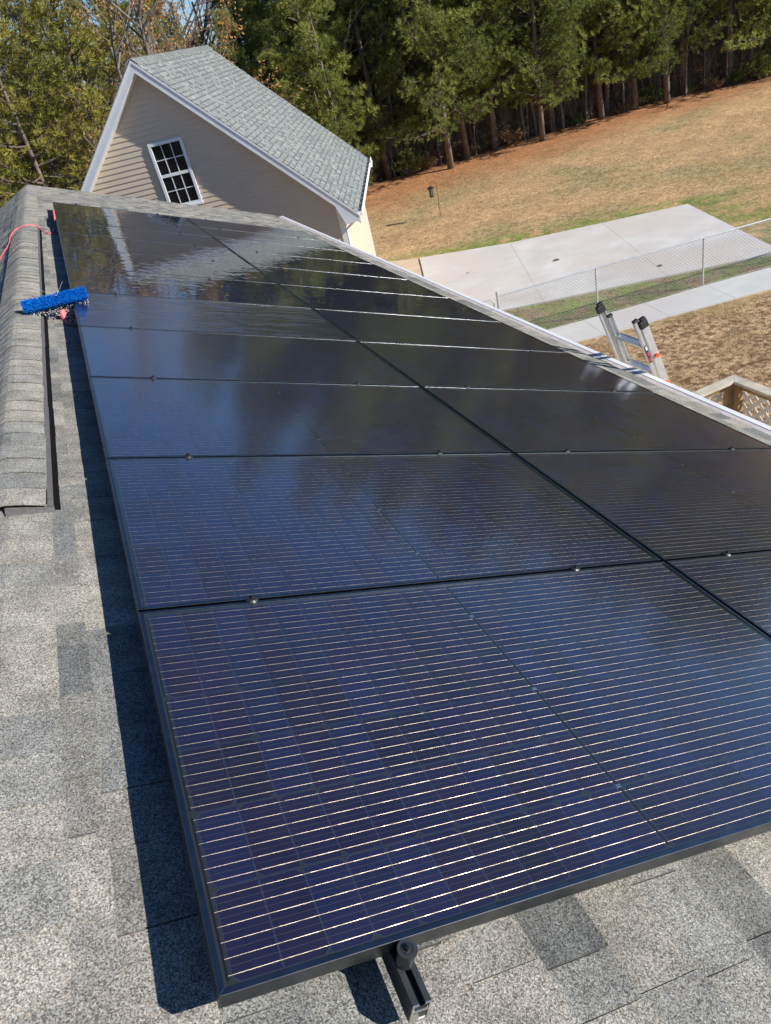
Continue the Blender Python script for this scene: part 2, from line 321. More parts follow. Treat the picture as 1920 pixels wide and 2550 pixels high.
# lawn
def lawn_mat():
    mt = mat('winter_lawn', rough=.95, spec=.1); t = mt.node_tree; b = t.nodes['Principled BSDF']
    g = N(t, 'ShaderNodeNewGeometry'); P = g.outputs['Position']; sp = N(t, 'ShaderNodeSeparateXYZ'); lk(t, P, sp.inputs[0])
    def noise(scale, detail=5, dist=0, vec=None):
        n = N(t, 'ShaderNodeTexNoise'); n.inputs['Scale'].default_value = scale; n.inputs['Detail'].default_value = detail; n.inputs['Distortion'].default_value = dist; lk(t, vec or P, n.inputs['Vector']); return n.outputs[0]
    def ramp(x, a, bb):
        r = N(t, 'ShaderNodeMapRange', interpolation_type='SMOOTHSTEP'); r.inputs[1].default_value = a; r.inputs[2].default_value = bb; lk(t, x, r.inputs[0]); return r.outputs[0]
    def mix(f, a, bb):
        m_ = N(t, 'ShaderNodeMix', data_type='RGBA'); lk(t, f, m_.inputs[0])
        for i, q in ((6, a), (7, bb)):
            if isinstance(q, tuple): m_.inputs[i].default_value = (*q, 1)
            else: lk(t, q, m_.inputs[i])
        return m_.outputs[2]
    def math_(op, a, bb, c=None):
        n = N(t, 'ShaderNodeMath', operation=op)
        for i, q in enumerate((a, bb, c)):
            if q is None: continue
            if isinstance(q, (int, float)): n.inputs[i].default_value = q
            else: lk(t, q, n.inputs[i])
        return n.outputs[0]
    tan = mix(ramp(noise(14, 8), .3, .7), (.35, .215, .10), (.60, .41, .22))
    olive = mix(ramp(noise(11, 8), .3, .7), (.25, .19, .09), (.46, .35, .18))
    base = mix(ramp(noise(.22, 5, .5), .46, .62), tan, olive)
    # pine straw: belt along the wood's edge
    edge = math_('ADD', math_('MULTIPLY', sp.outputs[1], 1.0), math_('MULTIPLY', noise(.35, 5), 5.0))
    straw = mix(ramp(noise(22, 8), .3, .7), (.28, .12, .05), (.50, .25, .12))
    c = mix(ramp(edge, 32.5, 38.0), base, straw)
    # green along the pad
    dx = math_('ADD', math_('MULTIPLY', sp.outputs[0], .447), math_('MULTIPLY', sp.outputs[1], .894))
    gf = math_('MULTIPLY', ramp(dx, 24.8, 25.6), math_('SUBTRACT', 1.0, ramp(dx, 26.0, 27.0)))
    gx = math_('MULTIPLY', ramp(sp.outputs[0], 9.0, 11.0), math_('SUBTRACT', 1.0, ramp(sp.outputs[0], 18.5, 21)))
    gn = ramp(noise(2.2, 6), .35, .55)
    green = mix(ramp(noise(18, 8), .3, .7), (.13, .175, .04), (.30, .32, .10))
    c = mix(math_('MULTIPLY', math_('MULTIPLY', gf, gx), gn), c, green)
    # right side of the pad
    g2 = math_('MULTIPLY', math_('MULTIPLY', ramp(sp.outputs[0], 16.2, 17.2), math_('SUBTRACT', 1.0, ramp(sp.outputs[0], 18.6, 20.0))), math_('MULTIPLY', ramp(sp.outputs[1], 13.5, 14.5), math_('SUBTRACT', 1.0, ramp(sp.outputs[1], 18.5, 20.5))))
    c = mix(math_('MULTIPLY', math_('MULTIPLY', g2, ramp(noise(1.6, 6), .35, .55)), .8), c, green)
    # strip between pad and walk: green
    k = math_('ADD', math_('MULTIPLY', sp.outputs[0], .26), math_('MULTIPLY', sp.outputs[1], .966))
    s1 = math_('MULTIPLY', ramp(k, 16.2, 16.45), math_('SUBTRACT', 1.0, ramp(k, 18.6, 19.1)))
    s1 = math_('MULTIPLY', s1, math_('SUBTRACT', 1.0, ramp(sp.outputs[0], 16.5, 18)))
    strip = mix(ramp(noise(1.7, 6), .4, .62), green, mix(ramp(noise(16, 8), .35, .6), (.17, .11, .055), (.36, .26, .15)))
    c = mix(s1, c, strip)
    # brown leaf litter beside the house
    brown = mix(ramp(noise(9, 10, .3), .34, .66), (.17, .10, .052), (.50, .345, .20))
    brown = mix(math_('MULTIPLY', ramp(noise(.5, 6), .5, .66), .7), brown, mix(ramp(noise(20, 8), .3, .7), (.26, .18, .08), (.52, .38, .20)))
    c = mix(math_('SUBTRACT', 1.0, ramp(k, 14.9, 15.5)), c, brown)
    fine = math_('MULTIPLY_ADD', noise(45, 6), .6, .7)
    fine = math_('MULTIPLY', fine, math_('MULTIPLY_ADD', ramp(noise(5.5, 8, .4), .32, .62), .34, .78))
    fine = math_('MULTIPLY', fine, math_('MULTIPLY_ADD', ramp(noise(.9, 6, .8), .35, .65), .20, .88))
    sc = N(t, 'ShaderNodeVectorMath', operation='SCALE'); lk(t, c, sc.inputs[0]); lk(t, fine, sc.inputs['Scale'])
    lk(t, sc.outputs[0], b.inputs['Base Color'])
    bp = N(t, 'ShaderNodeBump'); bp.inputs['Strength'].default_value = 1; bp.inputs['Distance'].default_value = .02; lk(t, noise(24, 8), bp.inputs['Height']); lk(t, bp.outputs[0], b.inputs['Normal'])
    return mt
M['lawn'] = lawn_mat()

# ------------------------------------------------------------------ ground, added reflecting water sheet
mb = MB()
nx = 60
xs = np.concatenate([np.linspace(-600, -60, 6), np.linspace(-50, 90, 71), np.linspace(110, 600, 6)])
ys = np.concatenate([np.linspace(-600, -60, 6), np.linspace(-50, 120, 86), np.linspace(140, 900, 6)])
vs = [(x, y, G + (0 if (-10 < x < 22 and -5 < y < 30) else .10 * math.sin(x * .31 + 1) * math.sin(y * .27) * min(1, max(0, (max(abs(x - 6) - 16, abs(y - 12) - 18)) / 10)))) for y in ys for x in xs]
W_ = len(xs)
mb.add(vs, [(j * W_ + i, j * W_ + i + 1, (j + 1) * W_ + i + 1, (j + 1) * W_ + i) for j in range(len(ys) - 1) for i in range(W_ - 1)])
gr = mb.build('lawn', M['lawn'], smooth=True, kind='structure')

mb = MB(); mb.prism([(8, 66), (60, 60), (75, 95), (10, 110)], G + .02, G + .13)  # added water sheet: mirrors the sky as pale glimpses between the trunks
mb.build('added_sky_reflector', mat('sky_reflector', (.12, .17, .22), .06, spec=1.0), kind='structure')

# ------------------------------------------------------------------ concrete pad and walk
def slab_set(name, mat_, far, near, cuts, z0, z1, rows=1, gap=.0035):
    """far/near: polylines in x; slabs between successive cut parameters"""
    root = bpy.data.objects.new(name, None); COL.objects.link(root); root['kind'] = 'structure'; root.location = (0, 0, 0)
    for i in range(len(cuts) - 1):
        a0, b0 = Vector(cuts[i][0]), Vector(cuts[i][1]); a1, b1 = Vector(cuts[i + 1][0]), Vector(cuts[i + 1][1])
        for r in range(rows):
            f0, f1 = r / rows, (r + 1) / rows
            q = [a0.lerp(b0, f0), a1.lerp(b1, f0), a1.lerp(b1, f1), a0.lerp(b0, f1)]
            c = sum(q, Vector((0, 0))) / 4
            q = [p + (c - p).normalized() * gap for p in q]
            mb = MB(); mb.prism([(p.x, p.y) for p in q][::-1], z0, z1)
            mb.build('slab', mat_, root, center=True, bevel=.003)
    return root
slab_set('concrete_pad', M['concrete'], None, None,
         [((10.41, 23.67), (7.9, 17.4)), ((13.0, 21.86), (10.59, 16.16)), ((15.81, 20.58), (13.56, 14.85)), ((18.34, 19.46), (16.25, 13.72))], G - .1, G + .045, rows=2)
slab_set('tan_slab', M['tanslab'], None, None, [((9.2, 24.9), (6.5, 18.4)), ((10.37, 23.72), (7.86, 17.45))], G - .1, G + .03)
wk = [((8.0, 14.86), (8.2, 13.72)), ((9.0, 14.60), (8.75, 13.55)), ((10.46, 14.23), (10.23, 13.10)), ((12.01, 13.87), (11.79, 12.75)), ((13.61, 13.54), (13.37, 12.36)), ((15.0, 13.2), (14.78, 11.98)), ((16.4, 12.85), (16.2, 11.6)), ((17.8, 12.5), (17.6, 11.25)), ((19.2, 12.15), (19, 10.9))]
slab_set('concrete_walk', M['concrete2'], None, None, wk, G - .1, G + .04)

# ------------------------------------------------------------------ our house: roof
RIDGE_V = -0.37
house = thing('shingled_house', 'grey shingled house in the foreground carrying the solar panels, with a white eave gutter', 'house', (0, 7, G))
HO = Vector((0, 7, G))
def hp(mb, name, mats, parent=house, **kw):   # world coordinates -> part of the house, centred
    mb.v = [(x - HO.x, y - HO.y, z - HO.z) for x, y, z in mb.v]
    return mb.build(name, mats, parent, center=True, **kw)
U0, U1 = -3.2, 15.87
EAVE_V = 4.41
ridge = RP(0, RIDGE_V, HR)          # x,z of ridge
def LP(u, v, w):                     # left slope: v downslope from ridge on the back side, w above surface
    return Vector((ridge.x - v * CA - w * SA, u, ridge.z - v * SA + w * CA))
def SP(u, v, w):                     # right slope, w above shingle plane
    return RP(u, v, HR + w)
# decks
mb = MB(); mb.hexa([SP(U0, RIDGE_V, -.03), SP(U0, EAVE_V - .01, -.03), SP(U1 - .01, EAVE_V - .01, -.03), SP(U1 - .01, RIDGE_V, -.03), SP(U0, RIDGE_V, -.002), SP(U0, EAVE_V - .01, -.002), SP(U1 - .01, EAVE_V - .01, -.002), SP(U1 - .01, RIDGE_V, -.002)])
hp(mb, 'roof_deck', M['felt'])
mb = MB(); mb.hexa([LP(U0, 0, -.03), LP(U1 - .01, 0, -.03), LP(U1 - .01, 4.8, -.03), LP(U0, 4.8, -.03), LP(U0, 0.0, -.002), LP(U1 - .01, 0, -.002), LP(U1 - .01, 4.8, -.002), LP(U0, 4.8, -.002)])
hp(mb, 'roof_deck', M['felt'])
# shingle tabs
tabs = []
def course(fn, vedge, u0, u1, tab, rr, exposure=.14645):
    u = u0 - rr.random() * .2
    prev = rr.random()
    while u < u1:
        w = rr.choice((.10, .13, .16, .19, .22, .27)) * rr.uniform(.9, 1.1)
        a, b = max(u, u0), min(u + w, u1)
        if b - a > .02:
            prev = rr.random()
            hgt = rr.choice((.004, .0095, .007)) + rr.uniform(-.0006, .0006)
            jit = rr.uniform(-.002, .002); e = vedge + jit + (rr.choice((0, 0, 0, .003)))
            g_ = .0017
            vt = vedge - exposure - .02
            top, bot = fn(0, 0, 0), 0
            sk = rr.uniform(-.002, .002)
            pts = [fn(a + g_, e, 0), fn(b - g_ + sk, e, 0), fn(b - g_, vt, -.001), fn(a + g_, vt, -.001),
                   fn(a + g_, e, hgt), fn(b - g_ + sk, e, hgt), fn(b - g_, vt, .0012), fn(a + g_, vt, .0012)]
            tab.append((pts, prev))
        u += w
rr = random.Random(11)
for k in range(32):
    ve = -.13 + .14645 * k
    if ve < .25 or ve > 3.55: course(SP, ve, U0 if ve < .25 else .0, U1, tabs, rr)
    else:
        course(SP, ve, U0, .55, tabs, rr)
        course(SP, ve, 11.6, U1, tabs, rr)
    if ve > 3.55: course(SP, ve, U0, 0.0, tabs, rr)
for k in range(14): course(LP, .23 + .1445 * k, 1.6, U1, tabs, rr)
def camdist(t): 
    c = (t[0][4] + t[0][6]) / 2
    d = c - CAMPOS; z = d.dot(fwd)
    if z < .2: return 1e3
    x = d.dot(right) / z * 1829 / 960; y = d.dot(down) / z * 1829 / 1275
    return d.length + (0 if (abs(x) < 1.08 and abs(y) < 1.08) else 50)
tabs.sort(key=camdist)
FS = [(0, 3, 2, 1), (4, 5, 6, 7), (0, 1, 5, 4), (1, 2, 6, 5), (2, 3, 7, 6), (3, 0, 4, 7)]
for pts, r_ in tabs[:300]:
    mb = MB(); mb.hexa(pts, r=r_)
    mb.v = [tuple(p) for p in mb.v]
    # consistent outward winding is not needed for opaque boxes
    hp(mb, 'shingle', M['shingle'])
mb = MB()
for pts, r_ in tabs[300:]: mb.hexa(pts, r=r_)
hp(mb, 'shingle_field', M['shingle'], kind='stuff')

# ridge vent + ridge caps
VENT0, VENT1 = 1.96, 9.75
def prof(x, up):     # x from ridge (horizontal), up = raise above slopes; rounded top
    ax = abs(x); z = ridge.z - ax * math.tan(PITCH)
    rr_ = .035
    if ax < rr_: z = ridge.z - (rr_ * math.tan(PITCH)) * (.5 + .5 * (ax / rr_) ** 2)
    return z + up / CA
capx = [-.150, -.09, -.03, 0, .03, .09, .150]
cr = random.Random(5)
k = 0; u = U0
while u < U1:
    L_ = .145 if u + .145 <= U1 else U1 - u
    onv = VENT0 <= u + .01 < VENT1
    base = .022 if onv else .004
    a, b = u, min(u + .30, U1)
    wob = cr.uniform(-.003, .003); lift = (.0105 if onv else .006) + cr.uniform(0, .004 if onv else .001)
    rv = cr.choice((.0, .2, .3, .45, .5, .75, .8, .95))
    half = cr.uniform(.98, 1.02) * (1.0 if onv else 1.03)
    vs = []
    for (uu, up) in ((a, base + lift), (b, base + .001), (a, base + lift - .004), (b, base - .003)):
        for x in capx: vs.append((ridge.x + x * half, uu + (wob if uu == a else 0) , prof(x * half, up) - (.006 if (abs(x) > .14 and onv) else 0)))
    n = 7; fs = []
    for i in range(n - 1):
        fs += [(i, i + 1, n + i + 1, n + i), (2 * n + i, 3 * n + i, 3 * n + i + 1, 2 * n + i + 1), (i, 2 * n + i, 2 * n + i + 1, i + 1)]
    fs += [(0, n, 3 * n, 2 * n), (n - 1, 3 * n - 1, 4 * n - 1, 2 * n - 1)]
    mb = MB(); mb.add(vs, fs, r=rv)
    hp(mb, 'ridge_cap', M['cap'], smooth=False)
    u += .145
    if not onv and u < VENT0 < u + .145: u = VENT0
    k += 1
# vent body: dark recess with plastic flange
mb = MB()
for sgn in (-1, 1):
    y0 = VENT0
    seg = 7; L_ = (VENT1 - VENT0) / seg
    for i in range(seg):
        a = VENT0 + i * L_ + .004; b = a + L_ - .008
        j = rnd.uniform(-.002, .003)
        x0, x1, x2 = sgn * .10, sgn * (.184 + j), sgn * (.167 + j)
        for (xa, xb, ua, ub, mi) in ((x0, x1, .0, .0115, 1), (x0, sgn * .15, .0056, .016, 1), (sgn * .15, x2, .015, .0195, 0)):
            P8 = [(ridge.x + xa, a, prof(xa, ua)), (ridge.x + xb, a, prof(xb, ua)), (ridge.x + xb, b, prof(xb, ua)), (ridge.x + xa, b, prof(xa, ua)),
                  (ridge.x + xa, a, prof(xa, ub)), (ridge.x + xb, a, prof(xb, ub)), (ridge.x + xb, b, prof(xb, ub)), (ridge.x + xa, b, prof(xa, ub))]
            mb.hexa(P8, mi)
hp(mb, 'ridge_vent', [M['vent'], M['black']])
mb = MB()   # end plug: lower wedge in front of the first cap
def pr3(x, y, up): return (ridge.x + x, y, prof(x, up))
mb.hexa([pr3(.02, VENT0 - .045, .002), pr3(.168, VENT0 - .02, .002), pr3(.168, VENT0 + .03, .002), pr3(.02, VENT0 + .03, .002),
         pr3(.02, VENT0 - .04, .008), pr3(.168, VENT0 - .018, .006), pr3(.168, VENT0 + .02, .021), pr3(.02, VENT0 + .02, .021)])
mb.hexa([pr3(-.16, VENT0 - .04, .002), pr3(-.06, VENT0 - .05, .002), pr3(-.06, VENT0 + .03, .002), pr3(-.16, VENT0 + .03, .002),
         pr3(-.16, VENT0 - .035, .006), pr3(-.06, VENT0 - .045, .008), pr3(-.06, VENT0 + .02, .021), pr3(-.16, VENT0 + .02, .021)])
hp(mb, 'vent_end_plug', M['vent'])
# rake metal edge, fascia, gutter, walls
eave = SP(0, EAVE_V, 0)
mb = MB(); mb.hexa([SP(U1, RIDGE_V, -.16), SP(U1, EAVE_V, -.16), SP(U1 + .02, EAVE_V, -.16), SP(U1 + .02, RIDGE_V, -.16), SP(U1, RIDGE_V, -.005), SP(U1, EAVE_V, -.005), SP(U1 + .02, EAVE_V, -.005), SP(U1 + .02, RIDGE_V, -.005)])
mb.hexa([LP(U1, 0, -.16), LP(U1 + .02, 0, -.16), LP(U1 + .02, 4.8, -.16), LP(U1, 4.8, -.16), LP(U1, 0, -.005), LP(U1 + .02, 0, -.005), LP(U1 + .02, 4.8, -.005), LP(U1, 4.8, -.005)])
hp(mb, 'rake_board', M['whitetrim'])
gx0 = eave.x - .045; gz = eave.z
gut = MB()
gut.box(gx0 - .02, gx0, U0, U1 - .02, gz - .2, gz - .035)                   # fascia face
hp(gut, 'fascia', M['whitetrim'])
gut = MB(); ge = U1 - .1
gut.box(gx0 + .002, gx0 + .012, U0, ge, gz - .15, gz - .04)
gut.box(gx0 + .012, gx0 + .165, U0, ge, gz - .155, gz - .145)
gut.hexa([(gx0 + .165, U0, gz - .155), (gx0 + .180, U0, gz - .155), (gx0 + .180, ge, gz - .155), (gx0 + .165, ge, gz - .155),
          (gx0 + .200, U0, gz - .07), (gx0 + .215, U0, gz - .07), (gx0 + .215, ge, gz - .07), (gx0 + .200, ge, gz - .07)])
gut.box(gx0 + .170, gx0 + .215, U0, ge, gz - .07, gz - .052)
gut.box(gx0 + .002, gx0 + .215, ge, ge + .004, gz - .155, gz - .05)
gutter = hp(gut, 'gutter', M['white'], bevel=.004)
gd = MB()
gd.hexa([(gx0 - .0, U0, gz - .050), (gx0 + .171, U0, gz - .060), (gx0 + .171, ge - .01, gz - .060), (gx0, ge - .01, gz - .050),
         (gx0 - .0, U0, gz - .047), (gx0 + .171, U0, gz - .056), (gx0 + .171, ge - .01, gz - .056), (gx0, ge - .01, gz - .047)])
gd.v = [(x - HO.x, y - HO.y, z - HO.z) for x, y, z in gd.v]
gd.build('gutter_guard', M['guard'], house, center=True)
mb = MB()
mb.box(-4.45, 3.6, U0 + .4, 15.5, G, -1.95)
hp(mb, 'wall', M['siding2'])
mb = MB(); mb.box(3.6, gx0 - .02, U0, 15.6, -2.02, -1.99); hp(mb, 'soffit', M['whitetrim'])
mb = MB(); mb.add([(-4.4, 15.5, -1.95), (3.58, 15.5, -1.95), (ridge.x, 15.5, ridge.z - .12), (-4.4, 15.46, -1.95), (3.58, 15.46, -1.95), (ridge.x, 15.46, ridge.z - .12)], [(0, 2, 1), (3, 4, 5), (0, 1, 4, 3), (1, 2, 5, 4), (2, 0, 3, 5)])
hp(mb, 'gable_wall', M['siding2'])

# ------------------------------------------------------------------ solar panels
PW, PL, FH = 1.063, 1.879, .032     # width along ridge, length down the slope, frame height
PITCHW = 1.076
def frame_mesh():
    mb = MB(); t = .0115
    def bar(p0, p1, q0, q1):  # outer p0->p1 , inner q0->q1
        z1, z0 = 0.0, -FH
        mb.hexa([(*p0, z0), (*p1, z0), (*q0, z0), (*q1, z0), (*p0, z1), (*p1, z1), (*q0, z1), (*q1, z1)])
    X, Y = PL, PW
    bar((0, 0), (X, 0), (X - t, t), (t, t)); bar((X, 0), (X, Y), (X - t, Y - t), (X - t, t))
    bar((X, Y), (0, Y), (t, Y - t), (X - t, Y - t)); bar((0, Y), (0, 0), (t, t), (t, Y - t))
    me = mb.mesh('panel_frame', M['framemetal']); return me
FR = frame_mesh()
mb = MB(); mb.box(.0115, PL - .0115, .0115, PW - .0115, -.0075, -.0055); BACK = mb.mesh('laminate', M['back'])
CU, CV = .1695, .0817; MU = (PW - 6 * CU - 5 * .0028) / 2
HALF = 11 * (CV + .0006); MIDG = .016; MV = (PL - 2 * HALF - MIDG) / 2
def cell_pos(r, c):  # r 0..5 along u, c 0..21 along v
    y = MU + r * (CU + .0028) + CU / 2
    x = MV + c * (CV + .0006) + CV / 2 + (MIDG if c >= 11 else 0)
    return x, y
def cell_poly(flip, ins=0):
    a, b, ch = CV / 2 - ins, CU / 2 - ins, .0105
    p = [(-a, -b), (a - ch, -b), (a, -b + ch), (a, b - ch), (a - ch, b), (-a, b)]
    if flip: p = [(-x, y) for x, y in p][::-1]
    return p
def add_cell(mb, cx_, cy_, flip, r_, z=-.0052):
    o = cell_poly(flip); i = cell_poly(flip, .0008); n = 6
    mb.add([(cx_ + x, cy_ + y, z) for x, y in o] + [(cx_ + x, cy_ + y, z) for x, y in i], [tuple(range(n, 2 * n))], 0, r_)
    k = len(mb.v) - 2 * n
    for j in range(n):
        mb.f.append((k + j, k + (j + 1) % n, k + n + (j + 1) % n, k + n + j)); mb.m.append(1); mb.r.append(0)
CELLS = []
for fl in (0, 1):
    mb = MB(); add_cell(mb, 0, 0, fl, 0); CELLS.append(mb.mesh('cell', [M['cell'], M['cellrim']]))
cr = random.Random(3)
mb = MB()
for r_ in range(6):
    for c_ in range(22):
        x, y = cell_pos(r_, c_); add_cell(mb, x, y, cr.random() < .5, cr.random())
CELLFIELD = mb.mesh('cell_field', [M['cell'], M['cellrim']])
# busbar wires: 6 bright + 6 faint per cell row, per half
mb = MB()
WW = .00060
for r_ in range(6):
    yc = MU + r_ * (CU + .0028)
    for k in range(6):
        y = yc + CU * (k + .5) / 6
        for h in (0, 1):
            x0 = MV + (0 if h == 0 else HALF + MIDG) - .006; x1 = x0 + HALF + .010
            w = WW / 2
            nn = 11
            for s in range(nn):     # slight brightness breaks: crimped at every cell
                xa = x0 + (x1 - x0) * s / nn; xb = x0 + (x1 - x0) * (s + 1) / nn
                for (pa, pb, ww) in ((xa, xa + .016, w * 1.35), (xa + .016, xb, w)):
                    mb.add([(pa, y - ww, -.0050), (pb, y - ww, -.0050), (pb, y, -.00481), (pa, y, -.00481), (pb, y + ww, -.0050), (pa, y + ww, -.0050)], [(0, 1, 2, 3), (3, 2, 4, 5)])
WIRES = mb.mesh('busbar_wires', M['wire'])
mb = MB()
for r_ in range(6):
    yc = MU + r_ * (CU + .0028)
    for k in range(1, 6):
        y = yc + CU * k / 6
        for h in (0, 1):
            x0 = MV + (0 if h == 0 else HALF + MIDG); x1 = x0 + HALF
            mb.add([(x0, y - .0003, -.0050), (x1, y - .0003, -.0050), (x1, y + .0003, -.0050), (x0, y + .0003, -.0050)], [(0, 1, 2, 3)])
FINE = mb.mesh('finger_lines', M['wirefine'])
mb = MB()
xm = PL / 2
mb.box(xm - .0035, xm + .0035, MU + .006, PW - MU - .006, -.0052, -.0049, 0)
for (xx) in (MV - .0075, PL - MV + .0075):
    for q in range(3):
        y0 = MU + q * 2 * (CU + .0028) + .006
        mb.box(xx - .0018, xx + .0018, y0, y0 + 2 * CU - .01, -.0052, -.0049, 0)
BUS = mb.mesh('bus_ribbon', M['busblack'])
mb = MB()
for q in (1, 3, 5):
    y = MU + q * (CU + .0028)
    mb.box(xm - .0065, xm + .0065, y - .005, y - .0015, -.0052, -.0046); mb.box(xm - .005, xm + .0065, y + .001, y + .0035, -.0052, -.0046)
JOIN = mb.mesh('solder_tab', M['ribbon'])
mb = MB(); mb.box(.0115, PL - .0115, .0115, PW - .0115, -.0035, -.0012); 
# single sheet (one face) so the reflection is clean
mb = MB(); mb.add([(.0115, .0115, -.0015), (PL - .0115, .0115, -.0015), (PL - .0115, PW - .0115, -.0015), (.0115, PW - .0115, -.0015)], [(0, 1, 2, 3)])
GL = {}
for k in ('dry', 'run', 'wet'): GL[k] = mb.mesh('panel_glass_' + k, M['glass_' + k])
ordw = ['nearest the camera', 'second from the near end', 'third from the near end', 'fourth from the near end', 'fifth from the near end', 'sixth from the near end', 'seventh from the near end', 'fifth from the far end', 'fourth from the far end', 'third from the far end', 'second from the far end', 'at the far end']
ordw = ordw[:6] + ['fifth from the far end', 'fourth from the far end', 'third from the far end', 'second from the far end', 'at the far end']
tr_ = random.Random(21)
for row in range(2):
    for k in range(11):
        v0 = row * (PL + .014); u0 = k * PITCHW
        kind = 'dry' if k < 4 else ('run' if (k == 4 and row == 0) else ('dry' if (k == 4) else 'wet'))
        desc = {'dry': 'dusty', 'run': 'water streaked', 'wet': 'wet mirror like'}[kind]
        lab = '%s solar panel, %s row, %s' % (desc, 'ridge side' if row == 0 else 'gutter side', ordw[k])
        o = thing('solar_panel', lab, 'solar panel', group='solar panels on the roof')
        o.matrix_world = Matrix.Translation(RP(u0, v0, 0)) @ Matrix.Rotation(PITCH, 4, 'Y')
        o.rotation_mode = 'XYZ'
        tx = 0 if k < 3 else tr_.uniform(-.0028, .0028); ty = 0 if k < 3 else tr_.uniform(-.0028, .0028)
        o.location = RP(u0, v0, 0); o.rotation_euler = (tx, PITCH + ty, 0)
        fo = link('frame', FR, o); bv = fo.modifiers.new('bevel', 'BEVEL'); bv.width = .0011; bv.segments = 2; bv.limit_method = 'ANGLE'; link('laminate', BACK, o); link('glass', GL[kind], o)
        link('busbar_wires', WIRES, o, kind='stuff'); link('finger_lines', FINE, o, kind='stuff')
        link('bus_ribbon', BUS, o); link('solder_tabs', JOIN, o)
        if k < 5:
            for r_ in range(6):
                for c_ in range(22):
                    x, y = cell_pos(r_, c_)
                    link('cell', CELLS[tr_.random() < .5], o, (x, y, 0))
        else:
            link('cell_field', CELLFIELD, o, kind='stuff')
for me in (FR,):
    pass

# rails with clamps and feet
def clamp_mesh():
    mb = MB(); seg = 16
    for (r0, r1, z0, z1) in ((.019, .019, -.004, .001), (.019, .013, .001, .006)):
        vs = [(math.cos(2 * math.pi * i / seg) * r0, math.sin(2 * math.pi * i / seg) * r0, z0) for i in range(seg)] + [(math.cos(2 * math.pi * i / seg) * r1, math.sin(2 * math.pi * i / seg) * r1, z1) for i in range(seg)]
        mb.add(vs, [tuple(range(seg - 1, -1, -1)), tuple(range(seg, 2 * seg))] + [(i, (i + 1) % seg, seg + (i + 1) % seg, seg + i) for i in range(seg)])
    mb.box(-.0055, .0055, -.009, .009, -FH - .01, -.003)
    return mb.mesh('clamp', M['bolt'])
CL = clamp_mesh()
mb = MB(); mb.prism([(math.cos(i * math.pi / 3) * .0065, math.sin(i * math.pi / 3) * .0065) for i in range(6)], .006, .012); mb.tube([(0, 0, .011), (0, 0, .016)], .0035, 8); BH = mb.mesh('bolt_head', M['bolt'])
mb = MB(); mb.box(-.025, .025, -.045, .045, -.13 - .0, -.125); mb.box(-.02, -.014, -.02, .02, -.128, -.06); FOOT = mb.mesh('foot', M['blackmetal'])
railnames = ['nearest the ridge, its end sticking out', 'lower rail of the row beside the ridge', 'upper rail of the row beside the gutter', 'lower rail of the row beside the gutter']
RW = .017; RT = -FH - .001; RB = RT - .045
for i, (v, nm) in enumerate(zip((.312, 1.470, 2.215, 3.395), railnames)):
    ue = -.092 if i == 0 else -.0
    o = thing('mounting_rail', 'black mounting rail, ' + nm, 'rail', RP(0, v, 0), (0, PITCH, 0), 'mounting rails under the solar panels')
    mb = MB()
    # channel profile with open slot on top and side
    pts = [(-RW, RB), (RW, RB), (RW, RT), (.006, RT), (.006, RT - .010), (RW - .005, RT - .010), (RW - .005, RT - .016), (-RW + .005, RT - .016), (-RW + .005, RT - .010), (-.006, RT - .010), (-.006, RT), (-RW, RT)]
    ya, yb = ue + .0015, 11 * PITCHW + .02
    n = len(pts)
    vs = [(x, ya, z) for x, z in pts] + [(x, yb, z) for x, z in pts]
    mb.add(vs, [tuple(range(n)), tuple(range(2 * n - 1, n - 1, -1))] + [(a, a + n, (a + 1) % n + n, (a + 1) % n) for a in range(n)])
    mb.build('rail_body', M['blackmetal'], o)
    if i == 0:
        mb = MB()     # sawn end, bare aluminium
        t = .003
        mb.box(-RW, -RW + t, ue, ue + .0015, RB, RT); mb.box(RW - t, RW, ue, ue + .0015, RB, RT); mb.box(-RW + t, RW - t, ue, ue + .0015, RB, RB + t)
        mb.box(-RW + t, RW - t, ue, ue + .0015, RT - .020, RT - .016)
        mb.box(-RW + t, -.006, ue, ue + .0015, RT - .003, RT); mb.box(.006, RW - t, ue, ue + .0015, RT - .003, RT)
        mb.add([(-RW + t, ue, RB + t), (0, ue, RB + .004), (-.004, ue, RT - .022), (-RW + t, ue, RT - .022)], [(0, 1, 2, 3)])
        mb.build('sawn_end', M['cutalu'], o)
        e = MB(); e.tube([(0, -.019, RT + .001), (0, -.019, -.001)], .0160, 20); e.tube([(0, -.019, -.003), (0, -.019, .0015)], .0180, 20)
        ec = e.build('end_clamp', M['blackmetal'], o, smooth=False)
        bh = link('bolt_head', BH, ec, (0, -.019, -.004))
        e2 = MB(); e2.tube([(0, -.019, .0015), (0, -.019, .0024)], .012, 16); e2.build('washer', M['bolt'], ec)
    for k in range(1, 11):
        c = link('clamp', CL, o, (0, k * PITCHW - .0065, 0)); link('bolt_head', BH, c)
    c = link('clamp', CL, o, (0, 11 * PITCHW - .002, 0)); link('bolt_head', BH, c)
    for k in range(8):
        link('foot', FOOT, o, (.0, .6 + k * 1.5, 0))

